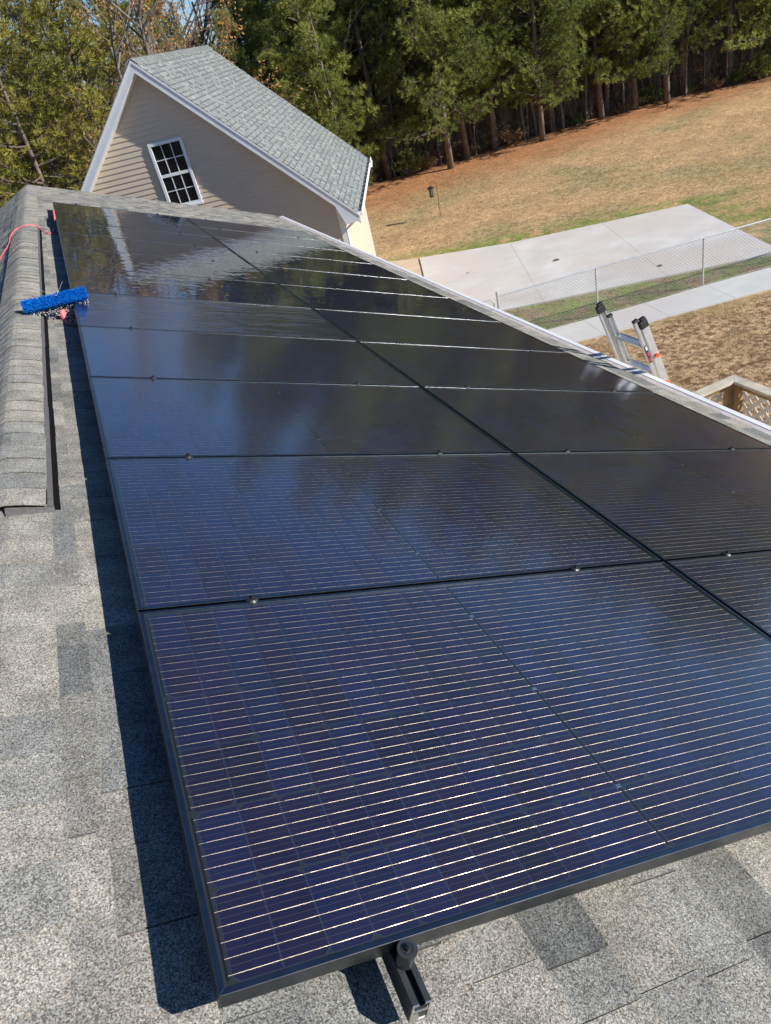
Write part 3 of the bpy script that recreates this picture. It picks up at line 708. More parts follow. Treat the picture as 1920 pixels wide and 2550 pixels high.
# ------------------------------------------------------------------ garage
TH = R(24)
E1 = Vector((math.sin(TH), math.cos(TH), 0)); E2 = Vector((math.cos(TH), -math.sin(TH), 0))
CX, C0 = -5.60, 19.5               # centre line, front wall plane
HW = 3.86                           # half width of walls
base = E2 * CX + E1 * C0; base.z = G
gar = thing('gabled_garage', 'tan sided garage with steep grey shingled gable roof and white trim', 'garage', base, (0, 0, -TH))
zg = lambda z: z - G               # local z
LEN = 7.9
def gz_roof(x): return zg(1.59) - abs(x)
def gz_wall(x): return zg(1.31) - abs(x)
def gp(mb, name, mats, parent=gar, **kw): return mb.build(name, mats, parent, center=True, **kw)
mb = MB(); mb.box(-HW + .03, HW - .03, .03, LEN - .03, 0, gz_wall(HW) - .02)
mb.add([(-HW + .03, .03, gz_wall(HW)), (HW - .03, .03, gz_wall(HW)), (0, .03, gz_wall(0) - .05), (-HW + .03, LEN - .03, gz_wall(HW)), (HW - .03, LEN - .03, gz_wall(HW)), (0, LEN - .03, gz_wall(0) - .05)], [(0, 1, 2), (3, 5, 4), (0, 2, 5, 3), (1, 4, 5, 2)])
gp(mb, 'wall_core', M['siding'])
# siding boards, front gable
EXP = .127
k = 0; z = gz_wall(0) - .02
while z > .0:
    z1 = z; z0 = max(z - EXP, 0)
    def half(zz): return min(HW - .06, max(0.0, gz_wall(0) - zz - .0))
    a1, a0 = half(z1), half(z0)
    if a0 > .05:
        mb = MB()
        yb = -.016; yt = -.002
        zm = z0 + .018
        mb.add([(-a0, yb, z0), (a0, yb, z0), (a0 if a0 >= HW - .061 else half(zm), yb + .001, zm), (-(a0 if a0 >= HW - .061 else half(zm)), yb + .001, zm), (-a1, yt, z1), (a1, yt, z1), (-a0, .02, z0 + .001), (a0, .02, z0 + .001), (a1, .03, z1), (-a1, .03, z1)],
               [(0, 1, 2, 3), (3, 2, 5, 4), (6, 7, 1, 0), (4, 5, 8, 9), (1, 7, 8, 5, 2), (0, 3, 4, 9, 6)])
        gp(mb, 'siding_board', M['siding'])
    z -= EXP; k += 1
z = gz_wall(HW) - .02
while z > 0:
    z1 = z; z0 = max(z - EXP, 0)
    mb = MB(); xb = HW + .014; xt = HW + .001
    mb.hexa([(HW - .03, .08, z0), (xb, .08, z0), (xb, LEN - .08, z0), (HW - .03, LEN - .08, z0), (HW - .03, .08, z1), (xt, .08, z1), (xt, LEN - .08, z1), (HW - .03, LEN - .08, z1)])
    gp(mb, 'siding_board', M['siding']); z -= EXP
# corner boards
for (x, y) in ((HW, 0), (HW, LEN), (-HW, 0)):
    mb = MB(); sx = 1 if x > 0 else -1; sy = -1 if y == 0 else 1
    x0, x1 = sorted((x - sx * .09, x + sx * .025)); y0, y1 = sorted((y - sy * .09, y + sy * .028))
    mb.box(x0, x1, y0, y1, 0, gz_wall(HW) - .005); gp(mb, 'corner_board', M['white'])
# roof slabs
FRONT, BACKY = -.30, LEN + .12
for sgn in (-1, 1):
    xe = sgn * 4.30
    def q(x, y, dz): return (x, y, gz_roof(x) + dz)
    mb = MB(); mb.hexa([q(0, FRONT + .02, -.10), q(xe, FRONT + .02, -.10), q(xe, BACKY, -.10), q(0, BACKY, -.10), q(0, FRONT + .02, -.015), q(xe, FRONT + .02, -.015), q(xe, BACKY, -.015), q(0, BACKY, -.015)])
    gp(mb, 'roof_deck', M['felt'])
    # rake fascia
    mb = MB(); xl = sgn * 4.36
    mb.hexa([(0, FRONT - .02, gz_roof(0) - .27), (xl, FRONT - .02, gz_roof(xl) - .27), (xl, FRONT + .01, gz_roof(xl) - .27), (0, FRONT + .01, gz_roof(0) - .27),
             (0, FRONT - .02, gz_roof(0) - .022), (xl, FRONT - .02, gz_roof(xl) - .022), (xl, FRONT + .01, gz_roof(xl) - .022), (0, FRONT + .01, gz_roof(0) - .022)])
    gp(mb, 'rake_board', M['whitetrim'])
    mb = MB()   # drip edge line, a little proud
    mb.hexa([(0, FRONT - .035, gz_roof(0) - .075), (xl, FRONT - .035, gz_roof(xl) - .075), (xl, FRONT - .021, gz_roof(xl) - .075), (0, FRONT - .021, gz_roof(0) - .075),
             (0, FRONT - .035, gz_roof(0) - .02), (xl, FRONT - .035, gz_roof(xl) - .02), (xl, FRONT - .021, gz_roof(xl) - .02), (0, FRONT - .021, gz_roof(0) - .02)])
    gp(mb, 'drip_edge', M['white'])
    # soffit
    mb = MB(); xs_ = sgn * 4.25
    mb.hexa([(0, FRONT + .012, gz_roof(0) - .285), (xs_, FRONT + .012, gz_roof(xs_) - .285), (xs_, -.0, gz_roof(xs_) - .285), (0, 0, gz_roof(0) - .285),
             (0, FRONT + .012, gz_roof(0) - .26), (xs_, FRONT + .012, gz_roof(xs_) - .26), (xs_, 0, gz_roof(xs_) - .26), (0, 0, gz_roof(0) - .26)])
    gp(mb, 'soffit', M['white'])
    # eave box
    mb = MB(); x0, x1 = sorted((sgn * (HW + .03), sgn * 4.30)); ze = gz_roof(4.3)
    mb.box(x0, x1, .0, BACKY - .02, ze - .24, ze - .20); mb.box(*sorted((sgn * 4.27, sgn * 4.30)), FRONT + .03, BACKY - .02, ze - .20, ze - .02)
    gp(mb, 'eave_box', M['white'])
    mb = MB(); mb.prism([(sgn * 3.80, ze + .22), (sgn * 4.33, ze - .03), (sgn * 4.33, ze - .24), (sgn * 3.98, ze - .27)][::1 if sgn > 0 else -1], 0, 1)
    mb.v = [(x, FRONT - .019 + (.31 if zz > .5 else 0), yy) for x, yy, zz in mb.v]
    gp(mb, 'eave_return', M['whitetrim'])
# ridge caps of the garage
y = FRONT - .03; gc = random.Random(8)
while y < BACKY:
    b_ = min(y + .24, BACKY + .02)
    mb = MB(); up0, up1 = .035, .022
    X = [-.16, -.03, 0.03, .16]
    vs = [(x, y, gz_roof(abs(x)) + up0 / .7) for x in X] + [(x, b_, gz_roof(abs(x)) + up1 / .7) for x in X] + [(x, y, gz_roof(abs(x)) + .012) for x in X]
    mb.add(vs, [(i, i + 1, 5 + i, 4 + i) for i in range(3)] + [(8 + i, 9 + i, 1 + i, i) for i in range(3)] + [(0, 4, 8), (3, 11, 7)], r=gc.random())
    gp(mb, 'ridge_cap', M['gshingle']); y += .2
# shingles on the right (visible) slope and the left slope
gt = []
ncourse = int(4.32 * math.sqrt(2) / .143)
for sgn in (1, -1):
    for k in range(ncourse):
        d1 = .12 + (k + 1) * .143; d0 = d1 - .17
        y = FRONT - .03
        while y < BACKY + .02:
            w = gc.choice((.14, .18, .22, .27)); yb = min(y + w, BACKY + .02)
            x0, x1 = sgn * d0 / math.sqrt(2), sgn * min(d1, 4.33 * math.sqrt(2)) / math.sqrt(2)
            hh = gc.choice((.012, .022, .03))
            pts = [(x1, y, gz_roof(x1) - .014), (x1, yb - .016, gz_roof(x1) - .014), (x0, yb - .016, gz_roof(x0) - .014), (x0, y, gz_roof(x0) - .014),
                   (x1, y, gz_roof(x1) + hh - .008), (x1, yb - .016, gz_roof(x1) + hh - .008), (x0, yb - .016, gz_roof(x0) - .006), (x0, y, gz_roof(x0) - .006)]
            gt.append((sgn, y, k, [Vector(p) for p in pts], gc.random(), gc.random() < .72, x1, yb)); y += w
gt.sort(key=lambda a: (-a[0], a[1]))
def gtab(mb, a):
    mb.hexa(a[3], r=a[4])
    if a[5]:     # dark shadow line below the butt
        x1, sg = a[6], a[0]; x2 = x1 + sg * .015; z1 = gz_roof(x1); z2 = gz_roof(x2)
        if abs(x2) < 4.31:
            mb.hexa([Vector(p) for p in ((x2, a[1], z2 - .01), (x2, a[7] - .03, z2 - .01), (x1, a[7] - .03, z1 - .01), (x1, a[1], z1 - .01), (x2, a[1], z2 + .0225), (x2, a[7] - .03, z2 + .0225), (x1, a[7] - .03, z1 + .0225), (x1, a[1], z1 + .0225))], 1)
for a in gt[:300]:
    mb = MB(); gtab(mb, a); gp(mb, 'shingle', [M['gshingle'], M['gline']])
mb = MB()
for a in gt[300:]: gtab(mb, a)
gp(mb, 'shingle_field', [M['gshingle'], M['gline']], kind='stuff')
# gutter with mesh guard + downspout on the right eave
ze = gz_roof(4.3)
mb = MB(); mb.box(4.305, 4.315, FRONT, BACKY, ze - .13, ze - .02); mb.box(4.315, 4.43, FRONT, BACKY, ze - .13, ze - .12); mb.box(4.43, 4.445, FRONT, BACKY, ze - .13, ze + .0); mb.box(4.315, 4.43, FRONT - .004, FRONT + .004, ze - .12, ze - .02)
g_ = gp(mb, 'gutter', M['white'])
mb = MB(); mb.box(4.318, 4.428, FRONT + .01, BACKY - .01, ze - .035, ze - .03)
for i in range(12): mb.box(4.318, 4.43, FRONT + .3 + i * .65, FRONT + .315 + i * .65, ze - .03, ze - .012, 1)
gp(mb, 'gutter_guard', [mat('dark_mesh', (.05, .055, .05), .7), M['galv']])
mb = MB(); mb.tube([(4.37, LEN - 1.1, ze - .1), (4.47, LEN - 1.1, ze - .02), (4.5, LEN - 1.1, ze + .05), (4.46, LEN - 1.1, ze - .15)], .04, 8); gp(mb, 'gutter_bracket', M['white'])
mb = MB(); mb.tube([(4.37, .03, ze - .13), (4.3, .03, ze - .2), (HW + .07, .03, ze - .45), (HW + .07, .03, .1)], .042, 4); gp(mb, 'downspout', M['white'])
# window
wx0, wx1 = -6.02 - CX, -5.09 - CX; wz0, wz1 = zg(-1.71), zg(-.17)
wx0, wx1 = -.40, .49
win = bpy.data.objects.new('window', None); win.parent = gar; win.location = ((wx0 + wx1) / 2, -.02, wz0); COL.objects.link(win)
ww, wh = (wx1 - wx0), wz1 - wz0
def wp_(mb, name, mats, parent=win, **kw): return mb.build(name, mats, parent, center=True, **kw)
mb = MB(); f_ = .075; hw_ = ww / 2
mb.box(-hw_, -hw_ + f_, -.045, .0, 0, wh); mb.box(hw_ - f_, hw_, -.045, 0, 0, wh); mb.box(-hw_ + f_, hw_ - f_, -.045, 0, 0, f_); mb.box(-hw_ + f_, hw_ - f_, -.045, 0, wh - f_, wh)
wp_(mb, 'window_frame', M['whitetrim'], bevel=.006)
mid = wh / 2
mb = MB(); mb.box(-hw_ + f_, hw_ - f_, -.035, -.005, mid - .035, mid + .035); wp_(mb, 'meeting_rail', M['white'])
mb = MB(); mb.box(-hw_ - .02, hw_ + .02, -.075, -.046, -.03, .02); wp_(mb, 'sill', M['white'])
pane = noise_mat('dark_pane', (.006, .006, .007), (.012, .012, .014), 3, rough=.04, spec=.6)
for (z0, z1) in ((f_, mid - .035), (mid + .035, wh - f_)):
    s0 = -hw_ + f_; cw = (ww - 2 * f_) / 3; chh = (z1 - z0) / 2
    mb = MB()
    for i in (1, 2): mb.box(s0 + cw * i - .009, s0 + cw * i + .009, -.024, -.010, z0, z1)
    mb.box(s0, s0 + cw - .009, -.024, -.010, z0 + chh - .009, z0 + chh + .009); mb.box(s0 + cw + .009, s0 + 2 * cw - .009, -.024, -.010, z0 + chh - .009, z0 + chh + .009); mb.box(s0 + 2 * cw + .009, s0 + 3 * cw, -.024, -.010, z0 + chh - .009, z0 + chh + .009)
    wp_(mb, 'muntin', M['whitetrim'])
    for i in range(3):
        for j in range(2):
            mb = MB(); mb.box(s0 + cw * i + .001, s0 + cw * (i + 1) - .001, -.009, -.004, z0 + chh * j + .001, z0 + chh * (j + 1) - .001); wp_(mb, 'pane', pane)

# ------------------------------------------------------------------ chain link fence and gate
FP = [Vector((8.45, 14.70, G)), Vector((10.89, 14.21, G)), Vector((13.57, 13.60, G)), Vector((16.25, 12.98, G)), Vector((18.9, 12.36, G))]
fence = thing('chain_link_fence', 'galvanised chain link fence running between the concrete pad and the walk', 'fence', FP[0])
for i, p in enumerate(FP):
    h = 1.30 if i == 0 else 1.19; rr_ = .030 if i == 0 else .022
    mb = MB(); mb.tube([(0, 0, 0), (0, 0, h)], rr_, 10); mb.tube([(0, 0, h), (0, 0, h + .02), (0, 0, h + .035)], [rr_ * 1.2, rr_ * 1.1, .004], 10)
    mb.build('post', M['galv'], fence).location = p - FP[0]
mb = MB(); mb.tube([p - FP[0] + Vector((0, 0, 1.21)) for p in FP], .021, 8)
mb.build('top_rail', M['galv'], fence)
mb = MB(); mb.tube([p - FP[0] + Vector((0, -.02, .05)) for p in FP], .003, 4); mb.build('bottom_wire', M['galv'], fence)
mb = MB(); Htop = 1.2; pit = .085; wr = .0036
for i in range(len(FP) - 1):
    a = FP[i] - FP[0]; d = FP[i + 1] - FP[i]; L_ = d.length; d.normalize(); nrm = Vector((d.y, -d.x, 0))
    x = -Htop
    while x < L_:
        for s in (1, -1):
            xa, xb = (x, x + Htop)
            za, zb = (0.04, Htop) if s > 0 else (Htop, 0.04)
            ta, tb = max(0, -xa / (xb - xa)), min(1, (L_ - xa) / (xb - xa))
            if tb > ta:
                p0 = a + d * (xa + (xb - xa) * ta) + Vector((0, 0, za + (zb - za) * ta)); p1 = a + d * (xa + (xb - xa) * tb) + Vector((0, 0, za + (zb - za) * tb))
                of = nrm * (.003 * s); w1 = Vector((0, 0, wr)) ; w2 = d * wr + nrm * wr
                mb.add([p0 + of - w1, p0 + of + w2, p0 + of + w1, p1 + of - w1, p1 + of + w2, p1 + of + w1], [(0, 1, 4, 3), (1, 2, 5, 4), (2, 0, 3, 5)])
        x += pit
mb.build('wire_mesh', M['galv'], fence, kind='stuff')
mb = MB(); gd_ = (FP[0] - FP[1]).normalized(); g0 = gd_ * .10; g1 = gd_ * 1.15
mb.tube([g0 + Vector((0, 0, .08)), g0 + Vector((0, 0, 1.08)), g0 + gd_ * .06 + Vector((0, 0, 1.18)), g1 - gd_ * .06 + Vector((0, 0, 1.18)), g1 + Vector((0, 0, 1.08)), g1 + Vector((0, 0, .08)), g0 + Vector((0, 0, .08))], .018, 8)
gate = thing('chain_link_gate', 'galvanised gate with rounded frame corners beyond the fence end post', 'gate', FP[0])
mb.build('gate_frame', M['galv'], gate)
mb = MB(); x = .1
L_ = 1.05
while x < L_ + 1.1:
    for s in (1, -1):
        xa, xb = x - 1.05, x; za, zb = (.1, 1.15) if s > 0 else (1.15, .1)
        ta, tb = max(0, (.1 - xa) / 1.05), min(1, (1.13 - xa) / 1.05)
        if tb > ta:
            p0 = gd_ * (xa + 1.05 * ta) + Vector((0, 0, za + (zb - za) * ta)); p1 = gd_ * (xa + 1.05 * tb) + Vector((0, 0, za + (zb - za) * tb))
            mb.tube([p0, p1], .002, 3, cap=False)
    x += .075
mb.build('wire_mesh', M['galv'], gate, kind='stuff')

# ------------------------------------------------------------------ ladder
ft = Vector((5.45, 4.10, G)); topd = Vector((-.262, .13, .955)).normalized()
lad = thing('ladder', 'silver multi position ladder with black tips leaning on the gutter', 'ladder', ft)
side = Vector((0, 1, 0)); dep = topd.cross(side).normalized()
if dep.x > 0: pass
Zt = lambda z: (z - G) / topd.z      # length along the ladder for a height
Tg = Zt(-1.87)
gp0 = ft + topd * Tg                # point at the gutter
def LD(s, t, d): return side * s + topd * t + dep * d
y_off = 4.11 - gp0.y
def lbox(mb, s0, s1, t0, t1, d0, d1, mi=0):
    mb.hexa([LD(s0, t0, d0), LD(s1, t0, d0), LD(s1, t0, d1), LD(s0, t0, d1), LD(s0, t1, d0), LD(s1, t1, d0), LD(s1, t1, d1), LD(s0, t1, d1)], mi)
tipT = Tg + .50
for (s0, s1, nm, t1, capl) in ((y_off, y_off + .034, 'outer_rail', tipT, 1), (y_off + .105 + .0, y_off + .135, 'inner_rail', tipT - .02, 0), (y_off + .47, y_off + .50, 'inner_rail', tipT - .06, 0), (y_off + .575, y_off + .61, 'outer_rail', tipT, 1)):
    dd = .035 if capl else .024
    mb = MB(); lbox(mb, s0, s1, 0, t1, -dd, -dd + .006); lbox(mb, s0, s1, 0, t1, dd - .006, dd); lbox(mb, s0 + (.0 if s0 < y_off + .3 else .028), s0 + (.006 if s0 < y_off + .3 else .034), 0, t1, -dd + .006, dd - .006)
    ra = mb.build(nm, M['alu'], lad, center=False, bevel=.002)
    mb = MB()
    if capl:
        lbox(mb, s0 - .004, s1 + .004, t1 - .06, t1 + .008, -dd - .004, dd + .004)
        lbox(mb, s0 - .003, s1 + .003, t1 + .012, t1 + .03, -dd, dd * .5)
    else:
        lbox(mb, s0 - .002, s1 + .002, t1 - .018, t1 + .004, -dd - .002, dd + .002)
    mb.build('rubber_tip', M['rubber'], ra, bevel=.006)
T0 = Zt(-1.66) ; kk = 0
t = T0
while t > .2:
    mb = MB(); lbox(mb, y_off + .135, y_off + .47, t - .013, t + .013, -.035, .03); lbox(mb, y_off + .135, y_off + .47, t + .013, t + .018, -.034, -.028); lbox(mb, y_off + .135, y_off + .47, t + .013, t + .018, .022, .029)
    mb.build('rung', M['alu'], lad, bevel=.003)
    mb = MB(); mb.tube([LD(y_off - .03, t - .05, 0), LD(y_off - .002, t - .05, 0)], [.02, .014], 8); 
    if t > Tg - .4: mb.build('lock_knob', M['orange'], lad)
    t -= .285
mb = MB(); lbox(mb, y_off + .100, y_off + .1045, Tg + .06, Tg + .23, -.016, .016, 0)
lbox(mb, y_off + .0985, y_off + .0998, Tg + .185, Tg + .222, -.013, .013, 1)
lbox(mb, y_off + .0985, y_off + .0998, Tg + .125, Tg + .165, -.014, .014, 2); lbox(mb, y_off + .0985, y_off + .0998, Tg + .07, Tg + .108, -.014, .014, 2)
mb.build('warning_sticker', [M['rubber'], M['whitel'], M['redl']], lad)

# ------------------------------------------------------------------ deck with railing
DZ = -3.6; dc = Vector((7.11, 6.08, DZ))
deck = thing('wooden_deck', 'weathered wooden deck corner with white lattice railing below the gutter', 'deck', (7.0, 5.9, G))
DO = Vector((7.0, 5.9, G))
def dp(mb, name, mats, parent=deck, **kw):
    mb.v = [(x - DO.x, y - DO.y, z - DO.z) for x, y, z in mb.v]; return mb.build(name, mats, parent, center=True, **kw)
cw = .145
mb = MB(); mb.prism([(dc.x, dc.y), (3.75, dc.y), (3.75, dc.y - cw), (dc.x - cw, dc.y - cw)], DZ - .038, DZ); dp(mb, 'rail_cap', M['wood'], bevel=.004)
mb = MB(); mb.prism([(dc.x, dc.y - .003), (dc.x - cw, dc.y - cw - .003), (dc.x - cw, 1.0), (dc.x, 1.0)], DZ - .038, DZ); dp(mb, 'rail_cap', M['wood'], bevel=.004)
zb = DZ - .04
for (x0, x1, y0, y1) in ((3.75, dc.x - .13, dc.y - .07, dc.y - .03), (dc.x - .07, dc.x - .03, 1.0, dc.y - .13)):
    mb = MB(); mb.box(x0, x1, y0, y1, zb - .09, zb); dp(mb, 'top_board', M['woodb'])
    mb = MB(); mb.box(x0, x1, y0, y1, zb - .85, zb - .76); dp(mb, 'bottom_board', M['woodb'])
mb = MB(); mb.box(dc.x - .115, dc.x - .03, dc.y - .115, dc.y - .03, G, zb - .002); dp(mb, 'post', M['woodb'])
mb = MB(); mb.box(dc.x - .205, dc.x - .12, dc.y - .112, dc.y - .04, G, zb - .002); dp(mb, 'post', M['woodb'])
mb = MB(); mb.box(dc.x - .112, dc.x - .035, dc.y - .205, dc.y - .12, G, zb - .002); dp(mb, 'post', M['woodb'])
for (x, y) in ((dc.x - .1, 3.6), (dc.x - .1, 1.4), (5.3, dc.y - .1)):
    mb = MB(); mb.box(x, x + .085, y - .04, y + .045, G, zb - .1); dp(mb, 'post', M['woodb'])
# lattice slats
def lattice(org, dx, L_, z0, z1):
    H_ = z1 - z0; wv = .048
    for s, off in ((1, 0), (-1, .007)):
        x = -H_
        while x < L_:
            xa, xb = x, x + H_; ta, tb = max(0, -xa / H_), min(1, (L_ - xa) / H_)
            if tb - ta > .02:
                def P_(tt): 
                    zz = z0 + H_ * tt if s > 0 else z1 - H_ * tt
                    return org + dx * (xa + H_ * tt) + Vector((0, 0, zz))
                a, b = P_(ta), P_(tb); dr = (b - a).normalized(); nr = Vector((dx.y, -dx.x, 0)); pn = dr.cross(nr).normalized() * wv / 2
                o1, o2 = nr * off, nr * (off + .006)
                mb = MB(); mb.hexa([a - pn + o1, b - pn + o1, b + pn + o1, a + pn + o1, a - pn + o2, b - pn + o2, b + pn + o2, a + pn + o2]); dp(mb, 'lattice_slat', M['lattice'])
            x += .175
lattice(Vector((dc.x - .03, dc.y - .21, 0)), Vector((0, -1, 0)), 2.6, zb - .82, zb - .09)
lattice(Vector((3.8, dc.y - .02, 0)), Vector((1, 0, 0)), dc.x - .21 - 3.8, zb - .82, zb - .09)
x = 3.65; 
while x < dc.x - .02:
    mb = MB(); mb.box(x, x + .138, 1.0, dc.y - .02, zb - .93, zb - .892); dp(mb, 'deck_board', M['wood']); x += .144
# pale blue tub behind lattice
mb = MB()
for i, (z, r_) in enumerate(((0, .11), (.02, .115), (.30, .15), (.31, .155))): pass
seg = 16
prof_ = [(0, .11), (.30, .15), (.31, .158), (.325, .158), (.325, .148), (.02, .108)]
vs = [(math.cos(2 * math.pi * k / seg) * r_, math.sin(2 * math.pi * k / seg) * r_, z) for z, r_ in prof_ for k in range(seg)]
fs = [(i * seg + k, i * seg + (k + 1) % seg, (i + 1) * seg + (k + 1) % seg, (i + 1) * seg + k) for i in range(len(prof_) - 1) for k in range(seg)] + [tuple(range(seg - 1, -1, -1)), tuple((len(prof_) - 1) * seg + k for k in range(seg))]
mb.add(vs, fs)
tub = mb.build('plastic_tub', M['paleblue'], smooth=False); tub.location = (7.55, 5.75, G + .02); tub['label'] = 'pale blue plastic tub on the ground behind the deck lattice'; tub['category'] = 'tub'

# ------------------------------------------------------------------ bird feeder
fb = Vector((13.62, 28.34, G))
fd = thing('bird_feeder_pole', 'thin dark shepherd hook pole standing alone on the tan lawn', 'pole', fb)
lean = Vector((.03, -.02, 1))
hd = Vector((-.95, .25, 0)).normalized()
mb = MB(); ptop = 1.28
mb.tube([(0, 0, 0), lean * ptop, lean * ptop + hd * .05 + Vector((0, 0, .08)), lean * ptop + hd * .16 + Vector((0, 0, .10)), lean * ptop + hd * .25 + Vector((0, 0, .03)), lean * ptop + hd * .26 + Vector((0, 0, -.04))], .009, 6)
mb.build('hook_pole', M['rubber'], fd)
hk = fb + lean * ptop + hd * .26 + Vector((0, 0, -.05))
fe = thing('bird_feeder', 'dark lantern shaped bird feeder hanging from the shepherd hook', 'bird feeder', hk - Vector((0, 0, .42)))
mb = MB(); sg = 8
def ring(mb, rs, mi=0, seg=8):
    vs = [(math.cos(2 * math.pi * k / seg + .4) * r_, math.sin(2 * math.pi * k / seg + .4) * r_, z) for z, r_ in rs for k in range(seg)]
    mb.add(vs, [(i * seg + k, i * seg + (k + 1) % seg, (i + 1) * seg + (k + 1) % seg, (i + 1) * seg + k) for i in range(len(rs) - 1) for k in range(seg)] + [tuple(range(seg - 1, -1, -1)), tuple((len(rs) - 1) * seg + k for k in range(seg))], mi)
ring(mb, [(.33, .15), (.35, .15), (.40, .05), (.42, .012)]); mb.build('roof', M['rubber'], fe)
mb = MB(); ring(mb, [(0, .10), (.03, .10), (.035, .07)]); mb.build('base', M['rubber'], fe)
mb = MB(); ring(mb, [(.036, .075), (.325, .09)]); mb.build('seed_tube', mat('smoky_tube', (.16, .15, .13), .15), fe)
for k in range(4):
    a = k * math.pi / 2 + .3; mb = MB(); mb.tube([(math.cos(a) * .09, math.sin(a) * .09, .03), (math.cos(a) * .115, math.sin(a) * .115, .335)], .008, 5); mb.build('cage_bar', M['rubber'], fe)

# ------------------------------------------------------------------ cleaning brush, droplets, cord
BC = RP(5.20, -.115, -.02)
brush = thing('cleaning_brush', 'wet blue bristled cleaning brush head lying across the ridge and panel edge', 'brush', BC)
a_ = RP(4.97, -.315, -.092); b_ = RP(5.02, .093, .030)
bx = (b_ - a_).normalized(); bn = Vector((0, -.66, .75)); bn = (bn - bx * bn.dot(bx)).normalized(); bt = bx.cross(bn).normalized()
if bt.z < 0: bt = -bt
cen = (a_ + b_) / 2 - BC
def BP(x, t, n): return cen + bx * x + bt * t + bn * n
def bbox(mb, x0, x1, t0, t1, n0, n1, mi=0): mb.hexa([BP(x0, t0, n0), BP(x1, t0, n0), BP(x1, t1, n0), BP(x0, t1, n0), BP(x0, t0, n1), BP(x1, t0, n1), BP(x1, t1, n1), BP(x0, t1, n1)], mi)
HB = (b_ - a_).length / 2
mb = MB(); bbox(mb, -HB + .015, HB - .01, -.02, .062, -.026, -.004); bbox(mb, -HB + .03, HB - .03, -.032, -.02, -.032, -.01); mb.build('brush_block', M['rubber'], brush, bevel=.006)
mb = MB(); br = random.Random(9)
for i in range(78):
    for j in range(17):
        x = -HB + .012 + (2 * HB - .02) * (i + br.uniform(-.35, .35)) / 77; t_ = -.015 + .074 * (j + br.uniform(-.35, .35)) / 16
        if br.random() < .05: continue
        fl = 1 if j < 3 else 0
        L_ = .046 + br.uniform(-.008, .008); w = .0026
        lx = (x / HB) * .012 + br.uniform(-.004, .004); lt = (t_ - .035) * .25 + br.uniform(-.004, .004)
        c0 = BP(x, t_, -.004); c1 = BP(x + lx, t_ + lt, L_)
        e1 = bx * w; e2 = bt * w
        mb.add([c0 - e1, c0 + e2, c0 + e1, c0 - e2, c1 - e1, c1 + e2, c1 + e1, c1 - e2], [(0, 1, 5, 4), (1, 2, 6, 5), (2, 3, 7, 6), (3, 0, 4, 7), (4, 5, 6, 7)], r=br.random())
mb.build('bristles', M['blue'], brush, kind='stuff')
mb = MB(); mb.tube([BP(.02, -.03, -.03), BP(.02, -.075, -.05), BP(.03, -.12, -.055)], [.026, .024, .016], 10); mb.build('red_swivel', M['red'], brush)
mb = MB(); mb.tube([BP(.0, -.03, -.03), BP(-.07, -.09, -.05), BP(-.10, -.02, -.03)], .006, 6); mb.tube([BP(.03, -.10, -.05), BP(.06, -.13, -.05)], [.02, .016], 8); mb.build('bracket', M['rubber'], brush)
ico = [(0, 0, 1), (0, 0, -1), (1, 0, 0), (-1, 0, 0), (0, 1, 0), (0, -1, 0)]
icf = [(0, 2, 4), (0, 4, 3), (0, 3, 5), (0, 5, 2), (1, 4, 2), (1, 3, 4), (1, 5, 3), (1, 2, 5)]
mb = MB()
for i in range(330):
    if i < 200:
        x = br.uniform(-HB, HB); t_ = -.03 + br.gauss(0, .010); n_ = br.uniform(-.03, .01)
    else:
        x = br.gauss(.055, .05); t_ = br.uniform(-.16, -.02); n_ = br.uniform(-.05, .02)
    p = BP(x, t_, n_) + BC; s = br.uniform(.0014, .0042)
    mb.add([(p.x + a * s, p.y + b * s, p.z + c * s) for a, b, c in ico], icf)
for k in range(2):   # thin jets
    for i in range(22):
        f = i / 22; p = BP(.02, .03, .06).lerp(BP(-.10 + .2 * k, .16, .03), f) + BC; s = .0018
        mb.add([(p.x + a * s, p.y + b * s, p.z + c * s) for a, b, c in ico], icf)
o = mb.build('water_spray', M['water'], smooth=True, kind='stuff'); o['label'] = 'spray of water droplets around the blue brush head'; o['category'] = 'water'

mb = MB()
cp = [LP(7.2, .55, .012), LP(7.9, .42, .012), LP(8.7, .30, .014), LP(9.15, .20, .016)]
z3 = lambda x, u, up: Vector((ridge.x + x, u, prof(x, up)))
cp += [z3(-.15, 9.42, .045), z3(-.06, 9.55, .046), z3(.05, 9.56, .046), z3(.15, 9.6, .045)]
cp += [SP(9.42, -.15, .014), SP(9.3, -.09, .013), SP(9.5, -.04, .013), SP(9.9, -.01, .014)]
# smooth the path
def cat(p, n=6):
    out = []
    for i in range(len(p) - 1):
        p0, p1, p2, p3 = p[max(i - 1, 0)], p[i], p[i + 1], p[min(i + 2, len(p) - 1)]
        for k in range(n):
            t = k / n
            out.append(.5 * ((2 * p1) + (p2 - p0) * t + (2 * p0 - 5 * p1 + 4 * p2 - p3) * t * t + (3 * p1 - p0 - 3 * p2 + p3) * t * t * t))
    return out + [p[-1]]
mb.tube(cat(cp), .0062, 7)
o = mb.build('cord', M['red'], smooth=True); o['label'] = 'thin red cord lying across the ridge beyond the brush'; o['category'] = 'cord'
mb = MB(); mb.tube([RP(9.85, -.012, -.03), RP(9.95, -.014, -.005), RP(10.3, -.014, .0), RP(10.75, -.012, -.002), RP(10.8, -.012, -.03)], .012, 8)
o = mb.build('loose_cord', M['red'], smooth=True); o['label'] = 'short red loop of cord showing at the edge of the far panels'; o['category'] = 'cord'

